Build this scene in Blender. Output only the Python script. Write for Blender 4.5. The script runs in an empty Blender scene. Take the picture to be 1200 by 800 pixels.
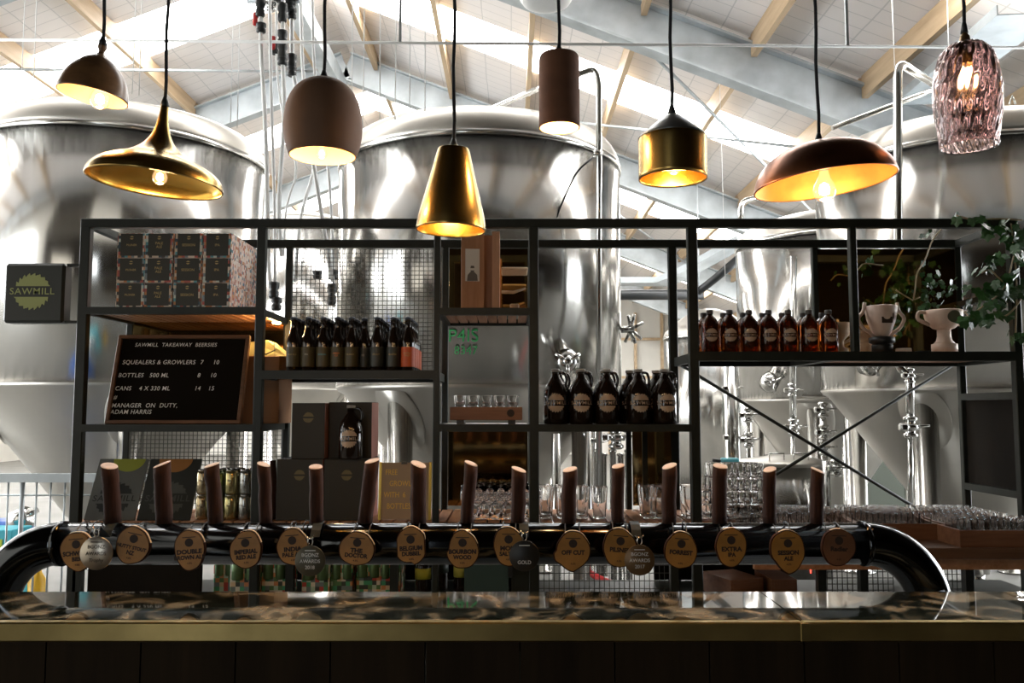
import bpy, math, random
from mathutils import Vector, Matrix
R = random.Random(7)
PI = math.pi
C = bpy.context.scene.collection
sc = bpy.context.scene
# ------------------------------------------------------------------ camera
CAMZ = 1.5
TILT = math.atan(0.08)
F = 1000.0
cam_d = bpy.data.cameras.new('camera'); cam = bpy.data.objects.new('camera', cam_d); C.objects.link(cam)
cam_d.sensor_width = 36; cam_d.lens = 36 * F / 1200; cam_d.clip_start = .05; cam_d.clip_end = 200
cam.location = (0, 0, CAMZ); cam.rotation_euler = (PI / 2 + TILT, 0, 0)
sc.camera = cam
ct, st = math.cos(TILT), math.sin(TILT)
def at(px, py, D):
    """point of the place seen at a pixel, at depth D (world y)"""
    u = (px - 600) / F; v = (400 - py) / F
    s = D / (ct - st * v)
    return Vector((u * s, D, CAMZ + s * (st + ct * v)))
def X(px, py, D): return at(px, py, D).x
def Z(py, D, px=600): return at(px, py, D).z

# ------------------------------------------------------------------ mesh builder
class MB:
    def __init__(s): s.v = []; s.f = []; s.m = []; s.s = []
    def add(s, vs, fs, mi=0, smooth=False):
        b = len(s.v); s.v += [tuple(v) for v in vs]
        for f in fs: s.f.append([i + b for i in f]); s.m.append(mi); s.s.append(smooth)
        return s
    def box(s, c, d, mi=0, rot=None, bev=0.0):
        x, y, z = d[0] / 2, d[1] / 2, d[2] / 2
        if bev > 0:
            b = min(bev, x * .9, y * .9, z * .9)
            vs = []; 
            for sx in (-1, 1):
                for sy in (-1, 1):
                    for sz in (-1, 1):
                        vs += [(sx * x, sy * (y - b), sz * (z - b)), (sx * (x - b), sy * y, sz * (z - b)), (sx * (x - b), sy * (y - b), sz * z)]
            def i(sx, sy, sz, k): return ((sx > 0) * 4 + (sy > 0) * 2 + (sz > 0)) * 3 + k
            fs = []
            for a in (-1, 1):
                fs.append([i(a, -1, -1, 0), i(a, 1, -1, 0), i(a, 1, 1, 0), i(a, -1, 1, 0)])
                fs.append([i(-1, a, -1, 1), i(1, a, -1, 1), i(1, a, 1, 1), i(-1, a, 1, 1)])
                fs.append([i(-1, -1, a, 2), i(1, -1, a, 2), i(1, 1, a, 2), i(-1, 1, a, 2)])
            for a in (-1, 1):
                for c2 in (-1, 1):
                    fs.append([i(a, c2, -1, 0), i(a, c2, -1, 1), i(a, c2, 1, 1), i(a, c2, 1, 0)])
                    fs.append([i(a, -1, c2, 0), i(a, -1, c2, 2), i(a, 1, c2, 2), i(a, 1, c2, 0)])
                    fs.append([i(-1, a, c2, 1), i(-1, a, c2, 2), i(1, a, c2, 2), i(1, a, c2, 1)])
                    for e in (-1, 1): fs.append([i(a, c2, e, 0), i(a, c2, e, 1), i(a, c2, e, 2)])
        else:
            vs = [(sx * x, sy * y, sz * z) for sx in (-1, 1) for sy in (-1, 1) for sz in (-1, 1)]
            fs = [[0, 1, 3, 2], [4, 6, 7, 5], [0, 4, 5, 1], [2, 3, 7, 6], [0, 2, 6, 4], [1, 5, 7, 3]]
        c = Vector(c)
        if rot is not None: vs = [rot @ Vector(v) for v in vs]
        return s.add([Vector(v) + c for v in vs], fs, mi)
    def beam(s, a, b, w, h, mi=0, up=Vector((0, 0, 1))):
        """square bar from a to b, w across, h along up"""
        a, b = Vector(a), Vector(b); d = b - a; L = d.length; d.normalize()
        x = d.cross(up)
        if x.length < 1e-4: x = d.cross(Vector((0, 1, 0)))
        x.normalize(); z = x.cross(d)
        rot = Matrix((x, d, z)).transposed()
        return s.box((a + b) / 2, (w, L, h), mi, rot)
    def tube(s, pts, r, n=10, mi=0, cap=True, closed=False):
        pts = [Vector(p) for p in pts]; rs = r if isinstance(r, (list, tuple)) else [r] * len(pts)
        N = len(pts); prev = None; vs = []
        for i, p in enumerate(pts):
            if closed: t = pts[(i + 1) % N] - pts[i - 1]
            else: t = pts[min(i + 1, N - 1)] - pts[max(i - 1, 0)]
            t.normalize()
            if prev is None:
                u = t.cross(Vector((0, 0, 1)))
                if u.length < .05: u = t.cross(Vector((0, 1, 0)))
            else: u = prev - t * prev.dot(t)
            u.normalize(); prev = u; w = t.cross(u)
            for k in range(n):
                a = 2 * PI * k / n
                vs.append(p + (u * math.cos(a) + w * math.sin(a)) * rs[i])
        fs = []
        for i in range(N if closed else N - 1):
            j = (i + 1) % N
            for k in range(n):
                k2 = (k + 1) % n
                fs.append([i * n + k, i * n + k2, j * n + k2, j * n + k])
        s.add(vs, fs, mi, True)
        if cap and not closed:
            b = len(s.v) - len(vs)
            for ring, rev in ((0, True), (N - 1, False)):
                f = [b + ring * n + k for k in range(n)]
                s.f.append(f[::-1] if rev else f); s.m.append(mi); s.s.append(False)
        return s
    def lathe(s, prof, n=24, c=(0, 0, 0), mi=0, smooth=True, rot=None, mis=None, sx=1, sy=1):
        c = Vector(c); vs = []; fs = []; ms = []
        for r, z in prof:
            for k in range(n):
                a = 2 * PI * k / n
                v = Vector((r * math.cos(a) * sx, r * math.sin(a) * sy, z))
                vs.append(v)
        if rot is not None: vs = [rot @ v for v in vs]
        vs = [v + c for v in vs]
        for i in range(len(prof) - 1):
            for k in range(n):
                k2 = (k + 1) % n
                if prof[i][0] < 1e-6 and prof[i + 1][0] < 1e-6: continue
                fs.append([i * n + k, i * n + k2, (i + 1) * n + k2, (i + 1) * n + k]); ms.append(mis[i] if mis else mi)
        b = len(s.v); s.v += [tuple(v) for v in vs]
        for f, m in zip(fs, ms): s.f.append([i + b for i in f]); s.m.append(m); s.s.append(smooth)
        for idx, rev in ((0, True), (len(prof) - 1, False)):
            if prof[idx][0] > 1e-5 and prof[idx] != prof[-1 - idx if idx == 0 else 0]:
                f = [b + idx * n + k for k in range(n)]
                s.f.append(f[::-1] if rev else f); s.m.append(ms[0] if idx == 0 else ms[-1]); s.s.append(False)
        return s
    def prism(s, poly, y0, y1, mi=0, cx=0, cz=0, mside=None):
        """2D polygon in x,z extruded from y0 to y1"""
        n = len(poly); vs = [(x + cx, y0, z + cz) for x, z in poly] + [(x + cx, y1, z + cz) for x, z in poly]
        s.add(vs, [list(range(n))], mi)
        b = len(s.v) - 2 * n
        s.f.append([b + n + k for k in range(n)][::-1]); s.m.append(mi); s.s.append(False)
        for k in range(n):
            k2 = (k + 1) % n
            s.f.append([b + k, b + n + k, b + n + k2, b + k2]); s.m.append(mi if mside is None else mside); s.s.append(False)
        return s
    def xform(s, M):
        s.v = [tuple(M @ Vector(v)) for v in s.v]; return s
    def merge(s, o, off=(0, 0, 0), M=None, mi=None):
        vs = [Vector(v) for v in o.v]
        if M is not None: vs = [M @ v for v in vs]
        off = Vector(off); b = len(s.v); s.v += [tuple(v + off) for v in vs]
        for f, m, sm in zip(o.f, o.m, o.s): s.f.append([i + b for i in f]); s.m.append(m if mi is None else mi); s.s.append(sm)
        return s
    def mesh(s, name, mats):
        me = bpy.data.meshes.new(name); me.from_pydata(s.v, [], s.f)
        for m in (mats if isinstance(mats, (list, tuple)) else [mats]): me.materials.append(m)
        me.polygons.foreach_set('material_index', s.m); me.polygons.foreach_set('use_smooth', s.s)
        import bmesh
        bm = bmesh.new(); bm.from_mesh(me); bmesh.ops.remove_doubles(bm, verts=bm.verts, dist=1e-6); bmesh.ops.recalc_face_normals(bm, faces=bm.faces); vol = bm.calc_volume(signed=True) if all(e.is_manifold for e in bm.edges) else 1
        if vol < 0: bmesh.ops.reverse_faces(bm, faces=bm.faces)
        bm.to_mesh(me); bm.free()
        me.update(); return me

def link(name, me, parent=None, loc=(0, 0, 0)):
    o = bpy.data.objects.new(name, me); C.objects.link(o); o.parent = parent; o.location = loc; return o
def part(name, mb, mats, parent, label=None, loc=(0, 0, 0)):
    o = link(name, mb.mesh(name, mats), parent, loc)
    if label: o['label'] = label
    return o
def tag(o, label, cat, group=None, kind=None):
    o['label'] = label; o['category'] = cat
    if group: o['group'] = group
    if kind: o['kind'] = kind
    return o
def thing(name, label, cat, loc=(0, 0, 0), rot=(0, 0, 0), group=None):
    o = bpy.data.objects.new(name, None); C.objects.link(o); o.empty_display_size = .05
    o.location = loc; o.rotation_euler = rot
    return tag(o, label, cat, group)
def solo(name, mb, mats, label, cat, loc=(0, 0, 0), group=None, rot=(0, 0, 0)):
    o = link(name, mb.mesh(name, mats), None, loc); o.rotation_euler = rot; return tag(o, label, cat, group)
def struct(name, mb, mats, loc=(0, 0, 0)):
    o = link(name, mb.mesh(name, mats), None, loc); o['kind'] = 'structure'; return o
def dup(root, loc, rot=None, label=None, group=None, skip=()):
    r = root.copy(); C.objects.link(r); r.location = loc
    if rot is not None: r.rotation_euler = rot
    if label: r['label'] = label
    if group: r['group'] = group
    for ch in list(root.children):
        if ch.name.split('.')[0] in skip: continue
        c = ch.copy(); C.objects.link(c); c.parent = r
        for g in list(ch.children):
            d = g.copy(); C.objects.link(d); d.parent = c
    return r
ORD = ['first', 'second', 'third', 'fourth', 'fifth', 'sixth', 'seventh', 'eighth', 'ninth', 'tenth', 'eleventh', 'twelfth', 'thirteenth', 'fourteenth', 'fifteenth']

# ------------------------------------------------------------------ text
_tc = {}
def text_mb(txt, size=.1, align='CENTER', shear=0.0, bold=0.0, sx=1.0, th=0.0008, spacing=1.0):
    """letters standing in the x,z plane facing -y"""
    key = (txt, align, shear, bold, spacing)
    if key not in _tc:
        cu = bpy.data.curves.new('lettering', 'FONT'); cu.body = txt; cu.size = 1; cu.align_x = align; cu.align_y = 'CENTER'
        cu.shear = shear; cu.offset = bold; cu.resolution_u = 3; cu.space_character = spacing
        ob = bpy.data.objects.new('lettering', cu); me = ob.to_mesh()
        _tc[key] = ([tuple(v.co) for v in me.vertices], [list(p.vertices) for p in me.polygons])
        ob.to_mesh_clear(); bpy.data.objects.remove(ob); bpy.data.curves.remove(cu)
    vs, fs = _tc[key]
    mb = MB(); mb.add([(x * size * sx, 0, y * size) for x, y, z in vs], fs)
    return mb
def wrap(mb, r, off=.0006):
    """bend a flat x,z mesh around a vertical cylinder of radius r (axis at origin), front at -y"""
    out = []
    for x, y, z in mb.v:
        a = x / r; out.append(((r + off) * math.sin(a), -(r + off) * math.cos(a), z))
    mb.v = out; return mb
def blade_mb(Rb, band, cols=30, teeth=22):
    """circular saw blade with a blank band across its middle"""
    mb = MB()
    def rad(a):
        t = (a / (2 * PI) * teeth) % 1.0
        return Rb * (1.03 - .17 * t)
    for sgn in (1, -1):
        def top(x):
            y = 0
            for k in range(40):
                yy = Rb * (1 - k / 40)
                if math.hypot(x, yy) <= rad(math.atan2(sgn * yy, x) % (2 * PI)): y = yy; break
            return y
        n = cols * 2
        xs = [-Rb * .97 + 2 * Rb * .97 * i / n for i in range(n + 1)]
        for i in range(n):
            a, b = top(xs[i]), top(xs[i + 1])
            a = max(a, band); b = max(b, band)
            if a <= band and b <= band: continue
            mb.add([(xs[i], 0, sgn * band), (xs[i + 1], 0, sgn * band), (xs[i + 1], 0, sgn * b), (xs[i], 0, sgn * a)], [[0, 1, 2, 3]])
    return mb
def logo_mb(Rb, cols=26, word=True):
    mb = blade_mb(Rb, Rb * .29, int(cols * 1.5))
    if word: mb.merge(text_mb('SAWMILL', Rb * .50, bold=.008, sx=1.08, spacing=1.1), (0, 0, 0))
    return mb

# ------------------------------------------------------------------ materials
def newmat(name):
    m = bpy.data.materials.new(name); m.use_nodes = True; nt = m.node_tree
    b = nt.nodes['Principled BSDF']; return m, nt, b
def N(nt, t, **kw):
    n = nt.nodes.new(t)
    for k, v in kw.items(): setattr(n, k, v)
    return n
def basic(name, col, rough=.5, metal=0, noise=0.0, scale=8, spec=.5, stretch=(1, 1, 1), bump=0.0, coat=0, emis=None, es=0):
    m, nt, b = newmat(name)
    b.inputs['Base Color'].default_value = (*col, 1); b.inputs['Roughness'].default_value = rough
    b.inputs['Metallic'].default_value = metal; b.inputs['Specular IOR Level'].default_value = spec
    if coat: b.inputs['Coat Weight'].default_value = coat; b.inputs['Coat Roughness'].default_value = .1
    if emis: b.inputs['Emission Color'].default_value = (*emis, 1); b.inputs['Emission Strength'].default_value = es
    if noise or bump:
        tc = N(nt, 'ShaderNodeTexCoord'); mp = N(nt, 'ShaderNodeMapping'); mp.inputs['Scale'].default_value = stretch
        nz = N(nt, 'ShaderNodeTexNoise'); nz.inputs['Scale'].default_value = scale; nz.inputs['Detail'].default_value = 5
        nt.links.new(tc.outputs['Object'], mp.inputs[0]); nt.links.new(mp.outputs[0], nz.inputs['Vector'])
        if noise:
            r = N(nt, 'ShaderNodeValToRGB'); e = r.color_ramp.elements
            e[0].position = .3; e[1].position = .7
            e[0].color = (*[c * (1 - noise) for c in col], 1); e[1].color = (*[min(1, c * (1 + noise)) for c in col], 1)
            nt.links.new(nz.outputs['Fac'], r.inputs[0]); nt.links.new(r.outputs[0], b.inputs['Base Color'])
        if bump:
            bp = N(nt, 'ShaderNodeBump'); bp.inputs['Strength'].default_value = bump; bp.inputs['Distance'].default_value = .01
            nt.links.new(nz.outputs['Fac'], bp.inputs['Height']); nt.links.new(bp.outputs[0], b.inputs['Normal'])
    return m
def glassmat(name, col, rough=0.0, ior=1.45, trans=1.0):
    m, nt, b = newmat(name)
    b.inputs['Base Color'].default_value = (*col, 1); b.inputs['Roughness'].default_value = rough
    b.inputs['Transmission Weight'].default_value = trans; b.inputs['IOR'].default_value = ior
    return m
def emit(name, col, s):
    m = bpy.data.materials.new(name); m.use_nodes = True; nt = m.node_tree; nt.nodes.clear()
    e = N(nt, 'ShaderNodeEmission'); e.inputs[0].default_value = (*col, 1); e.inputs[1].default_value = s
    o = N(nt, 'ShaderNodeOutputMaterial'); nt.links.new(e.outputs[0], o.inputs[0]); return m
def woodmat(name, c1, c2, axis=2, scale=6, rough=.5, bump=.1, gloss=.5):
    m, nt, b = newmat(name)
    tc = N(nt, 'ShaderNodeTexCoord'); mp = N(nt, 'ShaderNodeMapping'); s = [1.0, 1.0, 1.0]; s[axis] = .08
    mp.inputs['Scale'].default_value = s
    nz = N(nt, 'ShaderNodeTexNoise'); nz.inputs['Scale'].default_value = scale * 6; nz.inputs['Detail'].default_value = 8; nz.inputs['Roughness'].default_value = .65
    r = N(nt, 'ShaderNodeValToRGB'); e = r.color_ramp.elements; e[0].position = .32; e[1].position = .68
    e[0].color = (*c1, 1); e[1].color = (*c2, 1)
    nt.links.new(tc.outputs['Object'], mp.inputs[0]); nt.links.new(mp.outputs[0], nz.inputs['Vector'])
    nt.links.new(nz.outputs['Fac'], r.inputs[0]); nt.links.new(r.outputs[0], b.inputs['Base Color'])
    b.inputs['Roughness'].default_value = rough; b.inputs['Specular IOR Level'].default_value = gloss
    bp = N(nt, 'ShaderNodeBump'); bp.inputs['Strength'].default_value = bump; bp.inputs['Distance'].default_value = .004
    nt.links.new(nz.outputs['Fac'], bp.inputs['Height']); nt.links.new(bp.outputs[0], b.inputs['Normal'])
    return m
def steelmat(name, col, rough, var=.08, aniso=0.0):
    """brushed stainless: fine vertical-run grain in roughness and tone"""
    m, nt, b = newmat(name)
    b.inputs['Metallic'].default_value = 1; b.inputs['Base Color'].default_value = (*col, 1)
    tc = N(nt, 'ShaderNodeTexCoord'); mp = N(nt, 'ShaderNodeMapping'); mp.inputs['Scale'].default_value = (9, 9, .25)
    nz = N(nt, 'ShaderNodeTexNoise'); nz.inputs['Scale'].default_value = 3; nz.inputs['Detail'].default_value = 6
    mr = N(nt, 'ShaderNodeMapRange'); mr.inputs['To Min'].default_value = rough - var; mr.inputs['To Max'].default_value = rough + var
    nt.links.new(tc.outputs['Object'], mp.inputs[0]); nt.links.new(mp.outputs[0], nz.inputs['Vector'])
    nt.links.new(nz.outputs['Fac'], mr.inputs['Value']); nt.links.new(mr.outputs[0], b.inputs['Roughness'])
    bp = N(nt, 'ShaderNodeBump'); bp.inputs['Strength'].default_value = .03; bp.inputs['Distance'].default_value = .01
    nt.links.new(nz.outputs['Fac'], bp.inputs['Height']); nt.links.new(bp.outputs[0], b.inputs['Normal'])
    if aniso:
        b.inputs['Anisotropic'].default_value = aniso; b.inputs['Anisotropic Rotation'].default_value = .25; tg = N(nt, 'ShaderNodeTangent'); tg.direction_type = 'RADIAL'; tg.axis = 'Z'; nt.links.new(tg.outputs[0], b.inputs['Tangent'])
    return m
def patchmat(name, cell, palette, dark=None, half=None, margin=None, base=0.0):
    """patchwork of coloured cells; with dark/half/margin the middle of the front stays plain"""
    m, nt, b = newmat(name); b.inputs['Roughness'].default_value = .45
    tc = N(nt, 'ShaderNodeTexCoord'); sn = N(nt, 'ShaderNodeVectorMath', operation='SNAP'); sn.inputs[1].default_value = (cell,) * 3
    ad = N(nt, 'ShaderNodeVectorMath', operation='ADD'); ad.inputs[1].default_value = (.0013, .0017, .0011)
    oi = N(nt, 'ShaderNodeObjectInfo')
    nt.links.new(tc.outputs['Object'], ad.inputs[0]); nt.links.new(ad.outputs[0], sn.inputs[0])
    wn = N(nt, 'ShaderNodeTexWhiteNoise', noise_dimensions='4D')
    nt.links.new(sn.outputs[0], wn.inputs['Vector']); nt.links.new(oi.outputs['Random'], wn.inputs['W'])
    r = N(nt, 'ShaderNodeValToRGB'); r.color_ramp.interpolation = 'CONSTANT'
    e = r.color_ramp.elements; n = len(palette)
    for i, c in enumerate(palette):
        el = e[i] if i < 2 else e.new(i / n)
        el.position = i / n; el.color = (*c, 1)
    nt.links.new(wn.outputs['Value'], r.inputs[0])
    out = r.outputs[0]
    if dark is not None:
        sp = N(nt, 'ShaderNodeSeparateXYZ'); nt.links.new(tc.outputs['Object'], sp.inputs[0])
        ab = N(nt, 'ShaderNodeMath', operation='ABSOLUTE'); nt.links.new(sp.outputs[0], ab.inputs[0])
        lt = N(nt, 'ShaderNodeMath', operation='LESS_THAN'); nt.links.new(ab.outputs[0], lt.inputs[0]); lt.inputs[1].default_value = half - margin
        gt = N(nt, 'ShaderNodeMath', operation='GREATER_THAN'); nt.links.new(sp.outputs[2], gt.inputs[0]); gt.inputs[1].default_value = margin * .75
        mu = N(nt, 'ShaderNodeMath', operation='MULTIPLY'); nt.links.new(lt.outputs[0], mu.inputs[0]); nt.links.new(gt.outputs[0], mu.inputs[1])
        mx = N(nt, 'ShaderNodeMixRGB'); nt.links.new(mu.outputs[0], mx.inputs[0]); nt.links.new(out, mx.inputs[1]); mx.inputs[2].default_value = (*dark, 1)
        out = mx.outputs[0]
    nt.links.new(out, b.inputs['Base Color'])
    return m

black_steel = basic('black_steel', (.013, .016, .012), .45, 0, .3, 12, spec=.35)
stain = steelmat('stainless', (.55, .54, .515), .17, .03, .75)
stain_cone = basic('stainless_satin', (.46, .44, .40), .42, 1, .06, 2)
chrome = basic('chrome', (.66, .66, .64), .16, 1)
galv = basic('galvanised', (.46, .50, .52), .5, .55, .22, 2.5)
white_metal = basic('white_painted_metal', (.8, .8, .78), .4)
pine = woodmat('pine', (.38, .27, .16), (.56, .42, .27), 1, 1.2, .6)
cedar = woodmat('cedar', (.36, .16, .07), (.58, .30, .16), 1, 5, .5)
cedar_z = woodmat('cedar_board', (.36, .17, .08), (.52, .28, .16), 2, 4, .5)
walnut = woodmat('walnut', (.10, .045, .02), (.20, .095, .045), 0, 4, .45)
bark = woodmat('bark', (.016, .006, .003), (.062, .022, .011), 2, 10, .85, .9, .25)
cutwood = basic('cut_wood', (.66, .50, .40), .6, 0, .15, 30)
badgewood = basic('badge_wood', (.42, .19, .034), .5, 0, .32, 14)
darkbadge = basic('dark_badge_wood', (.17, .07, .03), .5, 0, .3, 14)
sapwood = basic('sapwood', (.75, .6, .42), .6)
ink = basic('burnt_ink', (.035, .018, .01), .7)
brass = basic('brass', (.46, .31, .10), .27, 1, .35, 7)
brass_in = basic('brass_lining', (.78, .48, .10), .25, 1, .2, 9)
brass_edge = basic('aged_brass', (.40, .30, .12), .33, 1, .35, 5, stretch=(1, 1, 1))
copper = basic('dark_copper', (.30, .125, .065), .33, 1, .5, 6)
copper_in = basic('copper_leaf_lining', (.75, .30, .07), .5, .6, .3, 10, bump=.4)
clay = basic('brown_clay', (.17, .085, .045), .72, 0, .12, 10)
clay_in = basic('cream_glaze', (.85, .6, .3), .6)
terra = basic('terracotta', (.165, .07, .035), .85, 0, .2, 14, bump=.3)
turned = woodmat('turned_walnut', (.10, .05, .022), (.24, .125, .055), 0, 3, .3)
turned_in = basic('turned_wood_lining', (.8, .5, .2), .5, 0, .2, 9)
cord_m = basic('black_cord', (.012, .012, .014), .85)
bulb_m = emit('glowing_bulb', (1, .62, .26), 30)
def bulbglass():
    m = bpy.data.materials.new('bulb_glass'); m.use_nodes = True; nt = m.node_tree; nt.nodes.clear()
    tr = N(nt, 'ShaderNodeBsdfTransparent'); tr.inputs[0].default_value = (1, .96, .9, 1)
    em = N(nt, 'ShaderNodeEmission'); em.inputs[0].default_value = (1, .58, .26, 1); em.inputs[1].default_value = .30
    ad = N(nt, 'ShaderNodeAddShader'); gl = N(nt, 'ShaderNodeBsdfGlossy'); gl.inputs['Roughness'].default_value = .03
    lw = N(nt, 'ShaderNodeLayerWeight'); pw = N(nt, 'ShaderNodeMath', operation='POWER'); pw.inputs[1].default_value = 2.5
    mx = N(nt, 'ShaderNodeMixShader'); o = N(nt, 'ShaderNodeOutputMaterial')
    nt.links.new(tr.outputs[0], ad.inputs[0]); nt.links.new(em.outputs[0], ad.inputs[1])
    nt.links.new(lw.outputs['Facing'], pw.inputs[0]); nt.links.new(pw.outputs[0], mx.inputs[0]); nt.links.new(ad.outputs[0], mx.inputs[1]); nt.links.new(gl.outputs[0], mx.inputs[2]); nt.links.new(mx.outputs[0], o.inputs[0]); return m
bulb_glass = bulbglass()
soft_bulb = emit('soft_bulb', (1, .62, .26), 9)
red = basic('red_plastic', (.6, .02, .02), .4)
blackp = basic('black_plastic', (.015, .017, .018), .4)
clear_hose = basic('milky_hose', (.86, .87, .86), .3)
darkp = basic('dark_panel', (.010, .007, .004), .75, 0, .3, 6, spec=.15)
def thinglass(name, tint):
    m = bpy.data.materials.new(name); m.use_nodes = True; nt = m.node_tree; nt.nodes.clear()
    tr = N(nt, 'ShaderNodeBsdfTransparent'); tr.inputs[0].default_value = (*tint, 1)
    gl = N(nt, 'ShaderNodeBsdfGlossy'); gl.inputs['Roughness'].default_value = .03
    lw = N(nt, 'ShaderNodeLayerWeight'); lw.inputs[0].default_value = .5; pw = N(nt, 'ShaderNodeMath', operation='POWER'); pw.inputs[1].default_value = 2.2; ma = N(nt, 'ShaderNodeMath', operation='MULTIPLY_ADD'); ma.inputs[1].default_value = .75; ma.inputs[2].default_value = .05
    mx = N(nt, 'ShaderNodeMixShader'); o = N(nt, 'ShaderNodeOutputMaterial')
    nt.links.new(lw.outputs['Facing'], pw.inputs[0]); nt.links.new(pw.outputs[0], ma.inputs[0]); nt.links.new(ma.outputs[0], mx.inputs[0]); nt.links.new(tr.outputs[0], mx.inputs[1]); nt.links.new(gl.outputs[0], mx.inputs[2]); nt.links.new(mx.outputs[0], o.inputs[0]); return m
glass = glassmat('clear_glass', (.97, .96, .95))
purple_glass = None
amber = glassmat('amber_glass', (.16, .035, .005), .03, 1.45, .85)
brownglass = basic('dark_brown_glass', (.012, .006, .003), .07, 0, coat=.5)
logo_tan = basic('print_tan', (.50, .36, .25), .6)
logo_cream = basic('print_cream', (.62, .56, .45), .6)
gold_print = basic('print_gold', (.45, .33, .12), .5)
carton_dark = basic('dark_carton', (.026, .021, .013), .6)
carton_side = basic('pink_carton_side', (.50, .24, .19), .6)
white_print = basic('white_print', (.8, .78, .74), .6)
paperm = basic('paper', (.78, .74, .68), .7)
PAL = [(.72, .60, .50), (.05, .04, .03), (.10, .30, .34), (.62, .50, .38), (.42, .09, .07), (.03, .06, .08), (.60, .66, .60), (.50, .20, .07), (.20, .24, .26)]
PAL2 = [(.80, .66, .58), (.86, .74, .68), (.62, .30, .14), (.70, .50, .42), (.10, .20, .26), (.85, .78, .70), (.5, .16, .12), (.78, .6, .5)]
PAL3 = [(.5, .06, .04), (.06, .32, .16), (.10, .22, .08), (.66, .5, .3), (.04, .05, .04), (.45, .6, .45), (.6, .25, .1), (.16, .2, .2), (.7, .66, .55)]
carton_front = patchmat('patchwork_carton', .0155, PAL, (.03, .027, .016), .0665, .0135)
carton_patch = patchmat('patchwork_carton_side', .014, PAL2)
can_patch = patchmat('patchwork_can_carton', .02, PAL3)
# net-backed roofing foil
def roofmat():
    m, nt, b = newmat('roofing_foil'); b.inputs['Roughness'].default_value = .6
    tc = N(nt, 'ShaderNodeTexCoord'); sp = N(nt, 'ShaderNodeSeparateXYZ'); nt.links.new(tc.outputs['Object'], sp.inputs[0])
    fac = None
    for ax, step, w in ((0, .42, .035), (1, .24, .055)):
        d = N(nt, 'ShaderNodeMath', operation='DIVIDE'); d.inputs[1].default_value = step; nt.links.new(sp.outputs[ax], d.inputs[0])
        nz = N(nt, 'ShaderNodeTexNoise'); nz.inputs['Scale'].default_value = 1.2; nt.links.new(tc.outputs['Object'], nz.inputs['Vector'])
        a = N(nt, 'ShaderNodeMath', operation='MULTIPLY_ADD'); nt.links.new(nz.outputs['Fac'], a.inputs[0]); a.inputs[1].default_value = .10; nt.links.new(d.outputs[0], a.inputs[2])
        f = N(nt, 'ShaderNodeMath', operation='FRACT'); nt.links.new(a.outputs[0], f.inputs[0])
        l = N(nt, 'ShaderNodeMath', operation='LESS_THAN'); l.inputs[1].default_value = w; nt.links.new(f.outputs[0], l.inputs[0])
        if fac is None: fac = l
        else:
            mx = N(nt, 'ShaderNodeMath', operation='MAXIMUM'); nt.links.new(fac.outputs[0], mx.inputs[0]); nt.links.new(l.outputs[0], mx.inputs[1]); fac = mx
    mx = N(nt, 'ShaderNodeMixRGB'); nt.links.new(fac.outputs[0], mx.inputs[0]); mx.inputs[1].default_value = (.86, .82, .80, 1); mx.inputs[2].default_value = (.66, .64, .63, 1)
    nt.links.new(mx.outputs[0], b.inputs['Base Color']); return m
roofm = roofmat()
SKY = 11.0
dayw_bar = emit('daylight_pane_bar', (1.0, .93, .80), .8)
skym = emit('translucent_sheet_daylight', (1.0, .99, .97), SKY)
dayw = emit('daylight_pane', (.93, .97, 1.0), 7.0)
concrete = basic('concrete', (.15, .145, .13), .6, 0, .2, 1.5)
wallm = basic('pale_wall', (.62, .60, .55), .7, 0, .06, 1)
wall_low = basic('grey_green_wall', (.07, .08, .06), .7, 0, .1, 1)
dark_wall = woodmat('dark_timber_wall', (.016, .010, .005), (.034, .021, .010), 2, 2, .75, .1, .12)
def stonemat():
    m, nt, b = newmat('marbled_resin'); b.inputs['Roughness'].default_value = .05; b.inputs['Specular IOR Level'].default_value = .9
    b.inputs['Coat Weight'].default_value = 1; b.inputs['Coat Roughness'].default_value = .02; b.inputs['Coat IOR'].default_value = 1.8
    tc = N(nt, 'ShaderNodeTexCoord'); mp = N(nt, 'ShaderNodeMapping'); mp.inputs['Scale'].default_value = (2.6, 2.2, 1)
    nz = N(nt, 'ShaderNodeTexNoise'); nz.inputs['Scale'].default_value = 3.2; nz.inputs['Detail'].default_value = 9; nz.inputs['Distortion'].default_value = 1.6
    r = N(nt, 'ShaderNodeValToRGB'); e = r.color_ramp.elements; e[0].position = .38; e[0].color = (.012, .016, .012, 1); e[1].position = .64; e[1].color = (.60, .50, .34, 1)
    k = e.new(.49); k.color = (.03, .036, .028, 1); k = e.new(.56); k.color = (.22, .19, .13, 1)
    nt.links.new(tc.outputs['Object'], mp.inputs[0]); nt.links.new(mp.outputs[0], nz.inputs['Vector']); nt.links.new(nz.outputs['Fac'], r.inputs[0]); nt.links.new(r.outputs[0], b.inputs['Base Color'])
    return m
stone = stonemat()
mirror = basic('bronze_mirror', (.42, .26, .10), .06, 1, .1, 3)
meshwire = basic('dark_wire', (.10, .10, .09), .4, .7)

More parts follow.
